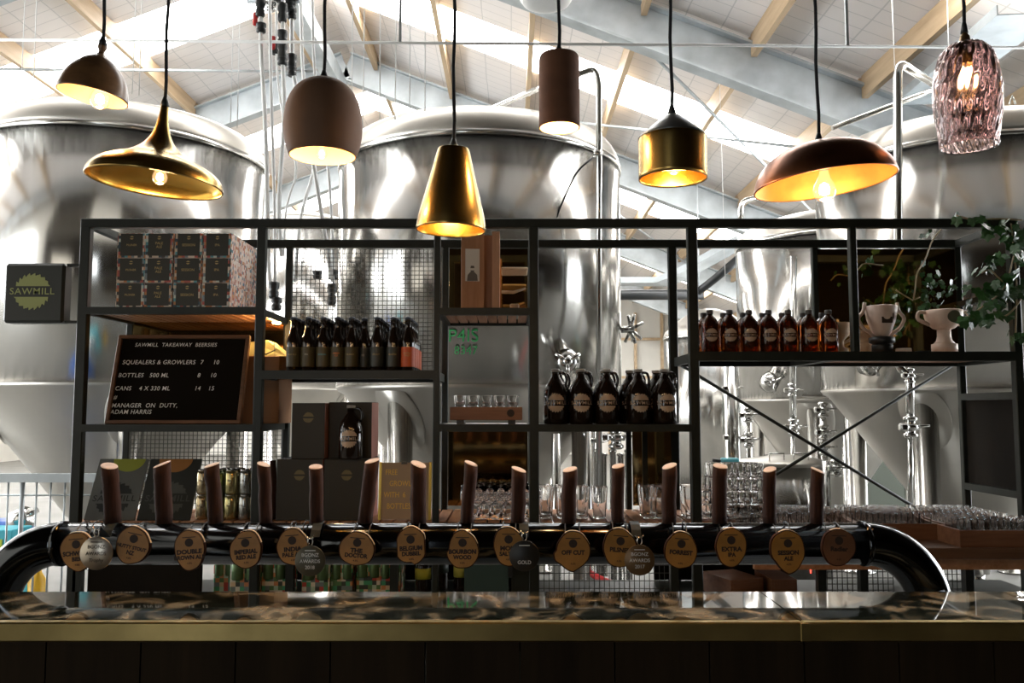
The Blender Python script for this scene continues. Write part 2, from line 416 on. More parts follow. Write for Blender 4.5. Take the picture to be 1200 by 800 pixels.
# ================================================================== SETTING
# gabled hall, ridge running away from the camera
RX, RH, SL = -3.06, 6.73 + CAMZ, .39
XR, XL = 8.6, -14.7
def roofz(x): return RH - SL * abs(x - RX)
Y0, Y1 = 3.3, 29.0
mb = MB().box((-3, 12.5, -.05), (24, 33.4, .1)); struct('floor', mb, concrete)
SKYS = [(6.9, 7.6), (12.15, 13.3), (17.6, 18.75), (23.1, 24.2)]
def slab(mb, xa, xb, ya, yb, th=.04, dz=0):
    za, zb = roofz(xa) + dz, roofz(xb) + dz
    vs = [(xa, ya, za), (xb, ya, zb), (xb, yb, zb), (xa, yb, za)]
    vs += [(x, y, z + th) for x, y, z in vs]
    mb.add(vs, [[0, 1, 2, 3], [7, 6, 5, 4], [0, 4, 5, 1], [1, 5, 6, 2], [2, 6, 7, 3], [3, 7, 4, 0]])
mb = MB(); edges = [Y0] + [v for s in SKYS for v in s] + [Y1]
for i in range(0, len(edges), 2):
    slab(mb, XL, RX, edges[i], edges[i + 1]); slab(mb, RX, XR, edges[i], edges[i + 1])
struct('ceiling', mb, roofm)
k = 1
for a, b in SKYS:
    for xa, xb in ((XL, RX), (RX, XR)):
        mb = MB(); slab(mb, xa, xb, a, b, .03, .01); struct('window_%d' % k, mb, skym); k += 1
tn = 1
RAFT = [4.25, 9.78, 15.3, 20.9, 26.4]
def ibeam(mb, a, b, h, w, t=.018):
    a, b = Vector(a), Vector(b); up = (b - a).cross(Vector((0, 1, 0))).normalized()
    if up.z < 0: up = -up
    mb.beam(a, b, t, h, 0, up); mb.beam(a + up * h / 2, b + up * h / 2, w, t * 1.6, 0, up); mb.beam(a - up * h / 2, b - up * h / 2, w, t * 1.6, 0, up)
for y in RAFT:
    for xe in (XL, XR):
        mb = MB(); dz = -.42
        ibeam(mb, (RX, y, RH + dz), (xe, y, roofz(xe) + dz), .50, .22)
        struct('trim_%d' % tn, mb, galv); tn += 1
# purlins between the rafters
ends = [Y0] + RAFT[1:] + [Y1]
for j in range(len(ends) - 1):
    for kx in range(8):
        for xs in (.27 + 1.29 * kx, RX - (.27 - RX) - 1.2 * kx + .55):
            if xs > 7.5 or xs < -10.8: continue
            if kx == 0 and False: continue
            mb = MB(); z = roofz(xs) - .15
            mb.box((xs, (ends[j] + ends[j + 1]) / 2, z), (.07, ends[j + 1] - ends[j] - .06, .27)); struct('trim_%d' % tn, mb, pine); tn += 1
    for xs in (RX + .55, RX + 1.95, RX - .55):
        mb = MB(); z = roofz(xs) - .15
        mb.box((xs, (ends[j] + ends[j + 1]) / 2, z), (.07, ends[j + 1] - ends[j] - .06, .27)); struct('trim_%d' % tn, mb, pine); tn += 1
# ridge channel between the rafters
mb = MB().box((RX - .1, 12.5, RH - .86), (.26, 5.4, .3)); struct('trim_%d' % tn, mb, galv); tn += 1
# thin crossed tie rods in the roof plane
for a, b in (((1.2, 9.9), (6.2, 15.2)), ((6.2, 9.9), (-.6, 15.2)), ((-9, 9.9), (-3.6, 15.2)), ((-.6, 15.4), (4.5, 20.8))):
    mb = MB().tube([(a[0], a[1], roofz(a[0]) - .34), (b[0], b[1], roofz(b[0]) - .34)], .022, 6); struct('trim_%d' % tn, mb, galv); tn += 1
# hall walls
hR, hL = roofz(XR), roofz(XL)
def wall_open(name, x, h, ya, yb, wins, mat, th=.2):
    """side wall with window openings (y0,y1,z0,z1)"""
    mb = MB(); wins = sorted(wins); y = ya
    for (a, b, c, d) in wins:
        mb.box((x, (y + a) / 2, h / 2), (th, a - y, h)); 
        if c > 0: mb.box((x, (a + b) / 2, c / 2), (th, b - a, c))
        mb.box((x, (a + b) / 2, (d + h) / 2), (th, b - a, h - d)); y = b
    mb.box((x, (y + yb) / 2, h / 2), (th, yb - y, h)); struct(name, mb, mat)
wn = 9
def pane(x, a, b, c, d, m=None):
    global wn
    mb = MB()
    mb.box((x, (a + b) / 2, (c + d) / 2), (.03, b - a, d - c)); struct('window_%d' % wn, mb, m or dayw); wn += 1
WR = [(4.0, 9.2, .3, 3.5), (9.7, 15.5, .3, 3.5)]
WL = [(4.2, 10.0, .3, 3.4), (10.6, 16, .3, 3.4)]
wall_open('wall_right', XR + .1, hR, Y0, Y1, WR, wallm)
wall_open('wall_left', XL - .1, hL, Y0, Y1, WL, wallm)
for w in WR: pane(XR + .1, *w)
for w in WL: pane(XL - .1, *w)
mb = MB().prism([(XL, 0), (XR, 0), (XR, hR), (RX, RH), (XL, hL)], Y1, Y1 + .2); struct('wall_back', mb, wallm)
mb = MB()
for i in range(14): mb.box((-3 + i * .9, Y1 - .05, 2.4), (.09, .1, 4.8))
for z in (1.3, 2.6, 3.9): mb.box((2.8, Y1 - .04, z), (12, .07, .09))
struct('trim_%d' % tn, mb, pine); tn += 1
# low bar room round the camera: dark boards, one glazed side on the left
BL, BR, BY, BZ = -5.2, 8.5, -4.2, 3.75
mb = MB().box(((BL + BR) / 2, (BY + 3.2) / 2, BZ + .06), (BR - BL + .4, 3.2 - BY, .12)); struct('ceiling_added_dark', mb, dark_wall)  # unseen dark ceiling, added to darken tank reflections and the foreground
mb = MB(); wa, wb, wc, wd = -2.9, -2.0, .2, 3.1
mb.box(((BL - .1 + wa) / 2, BY - .1, BZ / 2), (wa - BL + .1, .2, BZ)).box(((BR + .1 + wb) / 2, BY - .1, BZ / 2), (BR + .1 - wb, .2, BZ)).box(((wa + wb) / 2, BY - .1, wc / 2), (wb - wa, .2, wc)).box(((wa + wb) / 2, BY - .1, (wd + BZ) / 2), (wb - wa, .2, BZ - wd))
struct('wall_front', mb, dark_wall)
struct('window_30', MB().box(((wa + wb) / 2, BY - .1, (wc + wd) / 2), (wb - wa, .03, wd - wc)), emit('daylight_pane_front', (.9, .96, 1.0), 2.6))
wall_open('wall_bar_right', BR + .1, BZ, BY, 3.2, [], dark_wall)
wall_open('wall_bar_left', BL - .1, BZ, BY, 3.2, [(-3.2, 2.6, .5, 3.0)], dark_wall)
pane(BL - .1, -3.2, 2.6, .5, 3.0, dayw_bar)
# unseen gable closing the hall, dark and pale to shape tank reflections; wing at left
def gable(xa, xb, z0):
    pts = [(xa, z0), (xb, z0), (xb, roofz(xb))]
    if xa < RX < xb: pts.append((RX, RH))
    pts.append((xa, roofz(xa))); return pts
gab = basic('gable_reflection_dark', (.03, .024, .015), .7)
mb = MB().prism(gable(BL - .2, -3.3, BZ + .12), 3.2, 3.3); struct('wall_gable', mb, gab)
mb = MB().prism(gable(-3.3, -1.8, BZ + .12), 3.2, 3.3); struct('wall_gable_reflection_pale', mb, wallm)  # pale strip set here to give the tanks a bright band
mb = MB().prism(gable(-1.8, XR, BZ + .12), 3.2, 3.3); struct('wall_gable_right', mb, gab)
mb = MB().prism(gable(-6.0, BL - .2, 0), 3.2, 3.3).prism(gable(XL, -12.5, 0), 3.2, 3.3).prism(gable(-12.5, -6.0, 4.2), 3.2, 3.3).box((-9.25, 3.25, .15), (6.5, .1, .3)); struct('wall_side', mb, wallm)
struct('window_31', MB().box((-9.25, 3.25, 2.25), (6.5, .03, 3.9)), dayw)  # unseen glowing pane, added to brighten the left flanks of the tanks
# low grey wall behind the vessels on the right
mb = MB().box((6.2, 11.4, 1.3), (4.6, .12, 2.6)); struct('wall_partition', mb, wall_low)

# ================================================================== TANKS
def tank_center(pl, pr, Rt, py=300):
    a = math.atan2(*at(pl, py, 1).xy); b = math.atan2(*at(pr, py, 1).xy)
    h = (b - a) / 2; c = (a + b) / 2; d = Rt / math.sin(h)
    return d * math.sin(c), d * math.cos(c)
def make_tank(label, cx, cy, Rt, z0, z1, leg_angles, half=35, legr=.095, dome_h=.40, manway=None, cone=True):
    t = thing('fermentation_tank', label, 'tank', (cx, cy, 0))
    seg = 96
    part('shell', MB().lathe([(Rt, z0), (Rt, z1)], seg), stain, t)
    # remove caps effect: dome and cone cover them
    kr = .22 * Rt; prof = []
    for i in range(9):
        a = i / 8 * math.radians(68)
        prof.append((Rt - kr + kr * math.cos(a) + .004, z1 + kr * math.sin(a)))
    r0, zz = prof[-1]
    for i in range(1, 11):
        u = i / 10; prof.append((r0 * (1 - u), zz + (dome_h - (zz - z1)) * (1 - (1 - u) ** 2)))
    part('dome', MB().lathe(prof, seg), stain_cone, t)
    part('weld_band', MB().lathe([(Rt + .001, z1 - .03), (Rt + .013, z1 - .025), (Rt + .013, z1 + .012), (Rt + .001, z1 + .016), (Rt + .001, z1 - .03)], seg), chrome, t, 'polished band below the domed top')
    if cone:
        L = (Rt - .1) / math.tan(math.radians(half)); zb = max(z0 - L, .25)
        prof = [(.1, zb - .12), (.1, zb)]
        rb = .1
        for i in range(1, 9): u = i / 8; prof.append((rb + (Rt - .07 - rb) * u, zb + (z0 - .06 - zb) * u))
        prof += [(Rt - .02, z0 - .03), (Rt + .003, z0)]
        part('cone', MB().lathe(prof, seg), stain_cone, t)
        part('outlet_valve', MB().lathe([(.06, zb - .22), (.06, zb - .12)], 16).tube([(0, 0, zb - .18), (.0, -.25, zb - .18)], .03, 10).box((0, -.28, zb - .18), (.1, .03, .1)), chrome, t)
        for a in leg_angles:
            a = math.radians(a); rr = Rt * .84; lx, ly = rr * math.sin(a), -rr * math.cos(a)
            ztop = z0 - .06 + 0 * rr
            part('leg', MB().lathe([(legr + .05, 0), (legr + .05, .02), (legr, .03), (legr, z0 - .1)], 24, (lx, ly, 0)), stain, t)
            slope = (z0 - .06 - zb) / (Rt - .07 - rb); pm = MB(); vs = []; n = 28
            for rad in (.0, legr * 1.9, legr * 2.0):
                for q in range(n):
                    b = 2 * PI * q / n; x = lx + rad * math.cos(b); y = ly + rad * math.sin(b) * 1.0
                    r_ = min(math.hypot(x, y), Rt - .01); zz = zb + (r_ - rb) * slope
                    sc_ = (r_ + (.012 if rad < legr * 1.95 else .0)) / max(math.hypot(x, y), 1e-4)
                    vs.append((x * sc_, y * sc_, zz - .006))
            fs = [[r * n + q, r * n + (q + 1) % n, (r + 1) * n + (q + 1) % n, (r + 1) * n + q] for r in range(2) for q in range(n)]
            part('leg_pad', pm.add(vs, fs, 0, True), stain_cone, t)
    else:
        part('base_ring', MB().lathe([(Rt * .98, 0), (Rt * .98, z0)], 48), stain_cone, t)
    return t
def valve_mb(s=1.0):
    """small butterfly valve: body, two clamp ferrules, handle and stub"""
    mb = MB(); mb.lathe([(.03 * s, -.07 * s), (.045 * s, -.06 * s), (.045 * s, -.045 * s), (.03 * s, -.035 * s), (.03 * s, -.02 * s), (.05 * s, -.018 * s), (.05 * s, .018 * s), (.03 * s, .02 * s), (.03 * s, .035 * s), (.045 * s, .045 * s), (.045 * s, .06 * s), (.03 * s, .07 * s)], 16)
    mb.tube([(0, -.01 * s, 0), (.10 * s, -.05 * s, .01 * s)], [.012 * s, .009 * s], 8); mb.tube([(0, 0, 0), (.05 * s, 0, 0)], .022 * s, 10)
    mb.tube([(0, 0, 0), (-.07 * s, -.06 * s, 0)], .018 * s, 8); mb.box((-.075 * s, -.065 * s, 0), (.05 * s, .05 * s, .05 * s), 0, None, .01 * s)
    return mb
def bend(pts, r, n=8):
    """polyline with rounded corners"""
    pts = [Vector(p) for p in pts]; out = [pts[0]]
    for i in range(1, len(pts) - 1):
        p = pts[i]; a = (pts[i - 1] - p); b = (pts[i + 1] - p); q = min(r, a.length * .45, b.length * .45)
        A = p + a.normalized() * q; B = p + b.normalized() * q
        for k_ in range(n + 1):
            u = k_ / n; out.append(A * (1 - u) ** 2 + p * 2 * u * (1 - u) + B * u * u)
    return out + [pts[-1]]
def loc(o, p): return Vector(p) - o.location
# tank 1, left
c1 = tank_center(-46, 312, 1.2); f1 = math.hypot(*c1) - 1.2
z1a, z0a = Z(146, c1[1] - 1.1, 133), Z(448, c1[1] - 1.1, 133)
t1 = make_tank('huge conical steel tank at the far left, behind the blade sign and stacked cartons', *c1, 1.2, z0a, z1a, (-60, 30, 120, 210), half=27)
c2 = tank_center(396, 727, 1.2); z1b, z0b = Z(153, c2[1] - 1.19, 560), Z(450, c2[1] - 1.19, 560)
t2 = make_tank('huge conical steel tank in the middle, behind the brass cone pendant', *c2, 1.2, z0b, z1b, (56, 146, 236, -34), half=36)
c4 = tank_center(957, 1330, 1.2); z1d, z0d = Z(157, c4[1] - 1.1, 1140), Z(453, c4[1] - 1.1, 1140)
t4 = make_tank('huge conical steel tank at the far right, behind the glass pendant', *c4, 1.2, z0d, z1d, (-46, 44, 134, 224), half=32)
c3 = tank_center(862, 1080, 1.0); z1c, z0c = Z(268, c3[1] - 1, 930), Z(467, c3[1] - 1, 930)
t3 = make_tank('steel conical tank behind the row of small flagons, below the copper pendant', *c3, 1.0, z0c, z1c, (-30, 60, 150, 240), half=32)
c5 = tank_center(776, 884, .75); z1e = Z(392, c5[1] - .7, 830)
t5 = make_tank('slim upright steel tank behind the smaller flagons, seen just right of the thick middle post', *c5, .75, .3, z1e, (), cone=False, dome_h=.5)
c6 = tank_center(286, 424, 1.0); z1f = Z(262, c6[1] - 1, 350); z0f = Z(455, c6[1] - 1, 350)
t6 = make_tank('steel conical tank seen in the gap between the left and middle tanks', *c6, 1.0, z0f, z1f, (-20, 70, 160, 250), half=34)
# tank pipework
def pipe(parent, pts, r, name='pipe', m=None, bendr=.12, lab=None):
    return part(name, MB().tube(bend([loc(parent, p) for p in pts], bendr), r, 14), m or chrome, parent, lab)
D2 = c2[1] - 1.02
pipe(t2, [at(575, 128, c2[1] - .35), at(640, 100, D2), at(697, 80, D2 - .05), at(702, 96, D2 - .05), at(702, 604, D2 - .05)], .022)
for py in (180,):
    part('pipe_clamp', MB().lathe([(.026, -.02), (.04, -.018), (.04, .018), (.026, .02)], 12, loc(t2, at(700, py, D2 - .05))), chrome, t2)
part('cable', MB().tube(bend([loc(t2, at(698, 182, D2)), loc(t2, at(676, 200, D2)), loc(t2, at(655, 245, D2 - .0)), loc(t2, at(641, 290, D2 - .03))], .2), .008, 6), blackp, t2)
D4 = c4[1] - 1.22
pipe(t4, [at(1110, 108, D4 + .4), at(1052, 72, D4 - .1), at(1053, 430, D4 - .1), at(1066, 440, D4 - .1), at(1067, 500, D4 - .1)], .030)
part('valve', valve_mb(1.1), chrome, t4, loc=loc(t4, at(1067, 500, D4 - .1)))
part('valve', valve_mb(.8), chrome, t4, loc=loc(t4, at(1066, 440, D4 - .1)))
pipe(t4, [at(1067, 505, D4 - .1), at(1067, 604, D4 - .1)], .018)
pipe(t4, [at(975, 150, D4 + .6), at(1060, 118, D4 + .6), at(1118, 96, D4 + .8)], .02, 'handrail')
part('lifting_eye', MB().tube([loc(t4, at(1183, 122, D4 + .5)), loc(t4, at(1186, 112, D4 + .5)), loc(t4, at(1190, 122, D4 + .5))], .008, 6), chrome, t4)
D3 = c3[1] - 1.1
pipe(t3, [at(930, 300, D3), at(929, 500, D3)], .035); part('valve', valve_mb(1.2), chrome, t3, loc=loc(t3, at(930, 500, D3)))
part('valve', valve_mb(1.0), chrome, t3, loc=loc(t3, at(928, 457, D3)))
pipe(t3, [at(929, 506, D3), at(929, 600, D3)], .02)
pipe(t3, [at(868, 262, D3 + .4), at(868, 236, D3 + .4), at(905, 228, D3 + .6), at(950, 216, D3 + 1)], .03)
pipe(t5, [at(858, 345, c5[1] - .8), at(852, 303, c5[1] - .8), at(866, 303, c5[1] - .6)], .06) if False else None
def manway(t, px, py, D, r, lab):
    p = loc(t, at(px, py, D)); rot = Matrix.Rotation(PI / 2, 3, 'X')
    d = part('manway', MB().lathe([(r * .9, -.1), (r * .9, -.03), (r * 1.0, -.03), (r, .02), (r * .92, .05), (r * .5, .085), (r * .3, .09), (0, .09)], 32, (0, 0, 0), rot=rot), chrome, t, lab, p)
    h = MB()
    for a in (30, 150, 270):
        a = math.radians(a); h.tube([(0, -.12, 0), (r * 1.05 * math.cos(a), -.13, r * 1.05 * math.sin(a))], .014, 8)
    h.lathe([(.04, 0), (.04, .05), (0, .06)], 12, (0, -.08, 0), rot=rot)
    part('manway_handle', h, chrome, d)
def on_shell(t, c, Rt, px, off=.0, py=420):
    """depth at which the ray through px meets the cylinder"""
    d = at(px, py, 1); dx, dy = d.x, 1.0; a = dx * dx + 1; b = -2 * (dx * c[0] + c[1]); cc = c[0] ** 2 + c[1] ** 2 - (Rt + off) ** 2
    q = b * b - 4 * a * cc
    return (-b - math.sqrt(max(q, 0))) / (2 * a)
manway(t2, 664, 424, on_shell(t2, c2, 1.2, 664), .10, 'round polished hatch low on the tank')
manway(t4, 1020, 428, on_shell(t4, c4, 1.2, 1020), .085, 'round polished hatch low on the tank')
manway(t3, 903, 448, on_shell(t3, c3, 1.0, 903), .11, 'round polished hatch low on the tank')
# spoked wheel clamp seen in the gap right of the middle tank
sw = MB().tube([(-.12, 0, 0), (.03, 0, 0)], .03, 12)
for k_ in range(5):
    a = 2 * PI * k_ / 5 + .5; sw.tube([(.0, 0, 0), (.03, .13 * math.cos(a), .13 * math.sin(a))], .015, 8)
    sw.tube([(.0, 0, 0), (.12 * math.cos(a), -.03, .12 * math.sin(a))], .013, 8)
part('spoked_handwheel', sw, chrome, t2, None, loc(t2, at(739, 386, c2[1] - .1)))
# green marker writing on the middle tank
g_ink = basic('green_marker', (.04, .42, .12), .5)
for txt, px, py, s in (('P4IS', 543, 394, .13), ('8347', 546, 411, .085)):
    m_ = text_mb(txt, s, bold=-.004); d_ = on_shell(t2, c2, 1.2, px); p = at(px, py, d_); ang = math.atan2(p.x - c2[0], -(p.y - c2[1]))
    m_.v = [((1.207) * math.sin(ang + x / 1.2), -(1.207) * math.cos(ang + x / 1.2), z) for x, y, z in m_.v]
    part('marker_writing', m_, g_ink, t2, 'green marker writing', (0, 0, p.z))

# short lidded vessel and gear behind the lower right of the shelving
lt = at(922, 540, 7.2)
t = thing('lidded_vessel', 'short round steel vessel with a flat lid, standing below the crossed braces', 'vessel', (lt.x, 7.3, 0))
hz = lt.z
part('body', MB().lathe([(.34, .12), (.34, hz - .04)], 48), stain, t)
part('lid', MB().lathe([(.38, hz - .04), (.385, hz - .02), (.37, hz), (.1, hz + .045), (0, hz + .05)], 48), stain_cone, t)
h = MB()
for s_ in (-.13, .07): h.tube([(s_ - .06, -.25, hz), (s_ - .06, -.25, hz + .07), (s_ + .06, -.25, hz + .07), (s_ + .06, -.25, hz)], .007, 6)
part('lid_handle', h, chrome, t)
for a in (0, 120, 240):
    a = math.radians(a + 20); part('leg', MB().lathe([(.03, 0), (.03, .15)], 12, (.28 * math.cos(a), .28 * math.sin(a), 0)), chrome, t)
t = thing('steel_stand_pipe', 'upright steel pipe with a clamp valve right of the lidded vessel', 'pipe', (at(968, 540, 6.9).x, 6.9, 0))
part('pipe', MB().lathe([(.03, 0), (.03, at(968, 540, 6.9).z)], 14), chrome, t)
part('valve', valve_mb(1.0), chrome, t, loc=(.08, 0, at(968, 548, 6.9).z))
zt = at(850, 545, 6.6)
t = thing('steel_equipment_case', 'olive grey steel case with tools on top, left of the lidded vessel', 'case', (zt.x, 6.6, 0))
part('case', MB().box((0, 0, zt.z / 2), (.26, .3, zt.z), 0, None, .01), basic('olive_steel', (.27, .27, .2), .4, .6), t)
t = solo('cordless_tool', MB().box((0, 0, .03), (.14, .06, .06), 0, None, .012).tube([(-.07, 0, .03), (-.13, 0, .045)], [.02, .012], 8, 1).box((.05, 0, .015), (.09, .05, .03), 1, None, .005), [basic('teal_plastic', (.1, .42, .48), .4), blackp], 'teal hand tool lying on the steel equipment case', 'tool', (zt.x + .02, 6.55, zt.z))
# clusters of process pipes with valves in front of the right tanks
def riser(px, y0, y1, D, label, r=.025, arm=None):
    p = at(px, y1, D); q = at(px, y0, D)
    t = thing('process_pipe', label, 'pipe', (p.x, D, 0))
    part('pipe', MB().lathe([(r, 0), (r, q.z)], 14), chrome, t)
    for py in arm or ():
        part('valve', valve_mb(1.0), chrome, t, loc=(0, 0, at(px, py, D).z))
    return t
riser(860, 425, 600, 8.0, 'thick grey steel pipe standing left of the small conical tank', .07, (512, 455))
riser(968, 478, 600, 7.6, 'thin steel pipe with gauges and valves between the two right tanks', .03, (480, 506, 524))
riser(879, 480, 600, 7.8, 'thin steel pipe with a valve beside the thick grey pipe', .022, (486, 515))
riser(998, 510, 600, 8.2, 'bright steel pipe under the left side of the right tank cone', .07)
# filter columns seen through the middle of the shelving
t = thing('filter_column_rack', 'bundle of upright steel filter columns behind the brown flagons', 'filter', (at(715, 570, 6.5).x, 6.5, 0))
for i, px in enumerate((700, 708, 718, 728, 736)):
    p = at(px, 530 + (i % 2) * 5, 6.5); part('column', MB().lathe([(.024, .1), (.024, p.z), (.03, p.z + .005), (.03, p.z + .02), (0, p.z + .03)], 16, (p.x - t.location.x, (i % 2) * .05, 0)), stain, t)
part('manifold', MB().tube(bend([loc(t, at(684, 505, 6.5)), loc(t, at(690, 516, 6.5)), loc(t, at(712, 516, 6.5)), loc(t, at(722, 500, 6.5)), loc(t, at(738, 506, 6.5))], .05), .02, 10), chrome, t)
part('valve', valve_mb(1.3), chrome, t, loc=loc(t, at(722, 512, 6.45))); part('base', MB().box((0, 0, .05), (.36, .3, .1)), chrome, t)
# steel vertical strut/column group near tank 2's leg
riser(652, 508, 600, 5.9, 'pale steel leg pipe seen under the brown flagons', .03)
riser(690, 500, 600, 6.0, 'pale blue grey pipe seen under the brown flagons', .022)
# red hose on the floor area beyond the counter
hp = [at(693, 672, 6.0), at(705, 679, 5.9), at(725, 686, 5.8), at(745, 690, 5.7), at(770, 691, 5.6), at(800, 690, 5.5), at(850, 700, 5.5)]
solo('red_hose', MB().tube(bend(hp, .1), .022, 12), red, 'thick red hose sagging behind the black wire mesh', 'hose')
t = thing('hose_stand', 'steel stand holding up the red hose beyond the mesh', 'stand', (hp[0].x, 6.02, 0))
part('post', MB().box((0, .03, hp[0].z / 2), (.03, .03, hp[0].z)), galv, t); part('hook', MB().box((.05, 0, hp[0].z - .035), (.14, .05, .012)), galv, t)
part('foot', MB().box((0, 0, .01), (.14, .2, .02)), galv, t)

# cable tray, black duct in the roof at middle right
def sweep_tray(name, pts, w, label, cat='cable tray'):
    t = thing(name, label, cat, tuple(pts[0])); P = [Vector(p) - Vector(pts[0]) for p in pts]
    b = MB(); r1 = MB()
    for i in range(len(P) - 1):
        b.beam(P[i], P[i + 1], w, .01)
        d = (P[i + 1] - P[i]).normalized(); x = d.cross(Vector((0, 0, 1))).normalized()
        for s_ in (-1, 1): r1.beam(P[i] + x * w / 2 * s_ + Vector((0, 0, .04)), P[i + 1] + x * w / 2 * s_ + Vector((0, 0, .04)), .012, .09)
    part('tray_floor', b, galv, t); part('side_rail', r1, galv, t)
sweep_tray('cable_tray', [at(715, 333, 13.5), at(775, 333, 13), at(800, 324, 12.8), at(870, 285, 12.3)], .45, 'galvanised cable tray bending below the roof, right of the middle tank')
sweep_tray('cable_tray', [at(1075, 122, 9.4), at(1205, 16, 7.0)], .5, 'galvanised cable tray running up at the top right corner')
a_, b_ = at(640, 346, 15), at(825, 345, 14.4)
t = thing('black_duct', 'straight black duct crossing below the cable tray', 'duct', tuple(a_))
part('duct', MB().tube([(0, 0, 0), b_ - a_], .09, 14), blackp, t)
for u in (.35, .97):
    p = (b_ - a_) * u; part('hanger_rod', MB().tube([p, p + Vector((0, 0, roofz(p.x + a_.x) - a_.z - p.z - .02))], .01, 6), galv, t)
solo('black_hose_loom', MB().tube(bend([at(818, 342, 12.6), at(840, 325, 12.4), at(872, 297, 12.2)], .3), .06, 12), blackp, 'black hose loom following the cable tray towards the right', 'hose')
# suspended white conduit along the hall with two hangers
ca, cb = at(-10, 46.5, 5.0), at(1210, 56, 5.0)
t = thing('suspended_conduit', 'long thin white conduit crossing the top of the hall', 'conduit', tuple(ca))
part('conduit', MB().tube([(0, 0, 0), cb - ca], .009, 10), white_metal, t)
for px in (469, 993):
    p = at(px, 51, 5.0) - ca; zr = roofz(p.x + ca.x) - ca.z - .6
    p2 = cb - ca; zz = p2.z * p.x / p2.x
    part('hanger_rod', MB().box((p.x, 0, (zz + zr) / 2), (.016, .016, zr - zz)), galv, t)
for i, (px, py, D) in enumerate(((24, 120, 6.4), (38, 125, 6.4), (155, 110, 6.6), (163, 112, 6.6), (270, 145, 7.5), (278, 150, 7.5), (412, 150, 6.0), (425, 150, 6.2), (445, 140, 6.0), (463, 140, 6.0), (480, 130, 6.1), (498, 130, 5.9), (1050, 120, 7.5), (1112, 90, 7.5), (850, 330, 11))):
    p = at(px, py, D); zr = roofz(p.x) - .05
    z_low = CAMZ + 2.0 if D < 8 else p.z
    w = MB().tube([(0, 0, 0), (R.uniform(-.03, .03), 0, zr - p.z)], .004, 6)
    solo('suspension_wire', w, white_metal, 'thin pale wire hanging straight down from the roof above the tanks', 'wire', tuple(p), 'thin wires hanging from the roof')
# white round ceiling lamp just above the frame
p = at(640, 2, 7.0)
t = thing('round_ceiling_lamp', 'white round hall lamp cut off by the top edge', 'lamp', tuple(p))
part('lamp_shade', MB().lathe([(0, -.04), (.12, -.035), (.2, -.01), (.225, .03), (.2, .08), (.06, .2), (0, .2)], 32), white_metal, t)
part('rod', MB().tube([(0, 0, .19), (0, 0, roofz(p.x) - p.z - .02)], .008, 8), white_metal, t)

# hanging hose cluster (white hoses with couplings, valves and red tags)
def hose(label, pts, D, coup, redtag=None, r=.014):
    P = [at(x, y, D) for x, y in pts]; o = P[-1]
    t = thing('hanging_hose', label, 'hose', tuple(o)); L = [p - o for p in P]
    part('tube', MB().tube(bend(L, .3), r, 10), clear_hose, t)
    for (x, y, h) in coup:
        c = at(x, y, D) - o; s_ = h * D / 1000 / 2
        part('coupling', MB().lathe([(.02, -s_), (.03, -s_ * .8), (.03, -s_ * .2), (.022, 0), (.032, s_ * .3), (.032, s_ * .9), (.02, s_)], 12, c), blackp, t)
    if redtag:
        c = at(*redtag, D) - o; part('red_tag', MB().box(c, (.03, .02, .09), 0, None, .008), red, t)
hose('left hanging white hose with a red clip at its black coupling', [(305, -10), (306, 60), (312, 160), (314, 300), (318, 350)], 5.2, [(305, 10, 22), (306, 33, 12)], (299, 22))
hose('hanging white hose with a long black coupling, centre of the cluster', [(332, -10), (331, 70), (334, 130), (326, 240), (330, 300)], 5.2, [(331, 15, 24), (331, 45, 20), (331, 60, 24), (331, 72, 10)], (320, 50))
hose('hanging white hose with dark valves, right of the cluster', [(342, -10), (342, 60), (344, 90), (362, 160), (390, 330)], 5.3, [(342, 16, 14), (342, 72, 18), (342, 84, 12)])
hose('thin hanging white hose curving behind the clay pendant', [(324, -10), (324, 80), (330, 130), (350, 200), (335, 240), (332, 300)], 5.4, [(322, 56, 16)], None, .008)
hose('hanging white hose running behind the clay pendant to the mesh', [(366, -10), (368, 90), (385, 200), (388, 240), (392, 360)], 5.5, [(389, 345, 26), (391, 322, 12)], None, .01)
hose('hanging clear hose looping down behind the left shelf post', [(352, -10), (355, 100), (372, 190), (352, 250), (345, 330)], 5.6, [(372, 322, 10)], None, .012)
hose('straight white hose hanging beside the left post to a black tap', [(316, -10), (318, 120), (322, 240), (322, 335)], 5.0, [(321, 340, 20), (324, 356, 16)], None, .010)
t = thing('hose_manifold', 'grey pipe bracket at the top from which the white hoses hang', 'bracket', tuple(at(330, 2, 5.3)))
part('bracket', MB().tube([(-.22, 0, .02), (.12, 0, .02)], .03, 12), galv, t); part('valve', valve_mb(.8), blackp, t, loc=(.06, -.03, -.02)); part('valve', valve_mb(.7), chrome, t, loc=(-.06, -.03, -.03))
part('hanger_rod', MB().box((-.05, 0, 1.7), (.02, .02, 3.3)), galv, t)

# ================================================================== LEFT: crowd barrier and boxes
pL, pR = at(-80, 556, 5.0), at(172, 556, 5.0)
t = thing('crowd_barrier', 'galvanised crowd barrier standing at the far left behind the shelving', 'barrier', (0, 5.0, 0))
part('top_rail', MB().beam((pL.x, 0, pL.z - .018), (pR.x, 0, pL.z - .018), .04, .05), galv, t)
part('cross_wire', MB().tube([(pL.x, 0, Z(580, 5.0)), (pR.x, 0, Z(580, 5.0))], .005, 8), galv, t)
part('bottom_rail', MB().beam((pL.x, 0, .15), (pR.x, 0, .15), .03, .03), galv, t)
for i in range(15):
    x = X(-74 + 16.6 * i, 590, 5.0); part('bar', MB().tube([(x, 0, .15), (x, 0, pL.z - .04)], .0055 if i % 6 else .014, 8), galv, t)
for x in (pL.x + .1, pR.x - .06): part('foot', MB().box((x, 0, .075), (.04, .5, .15)), galv, t)
p = at(2, 615, 5.6)
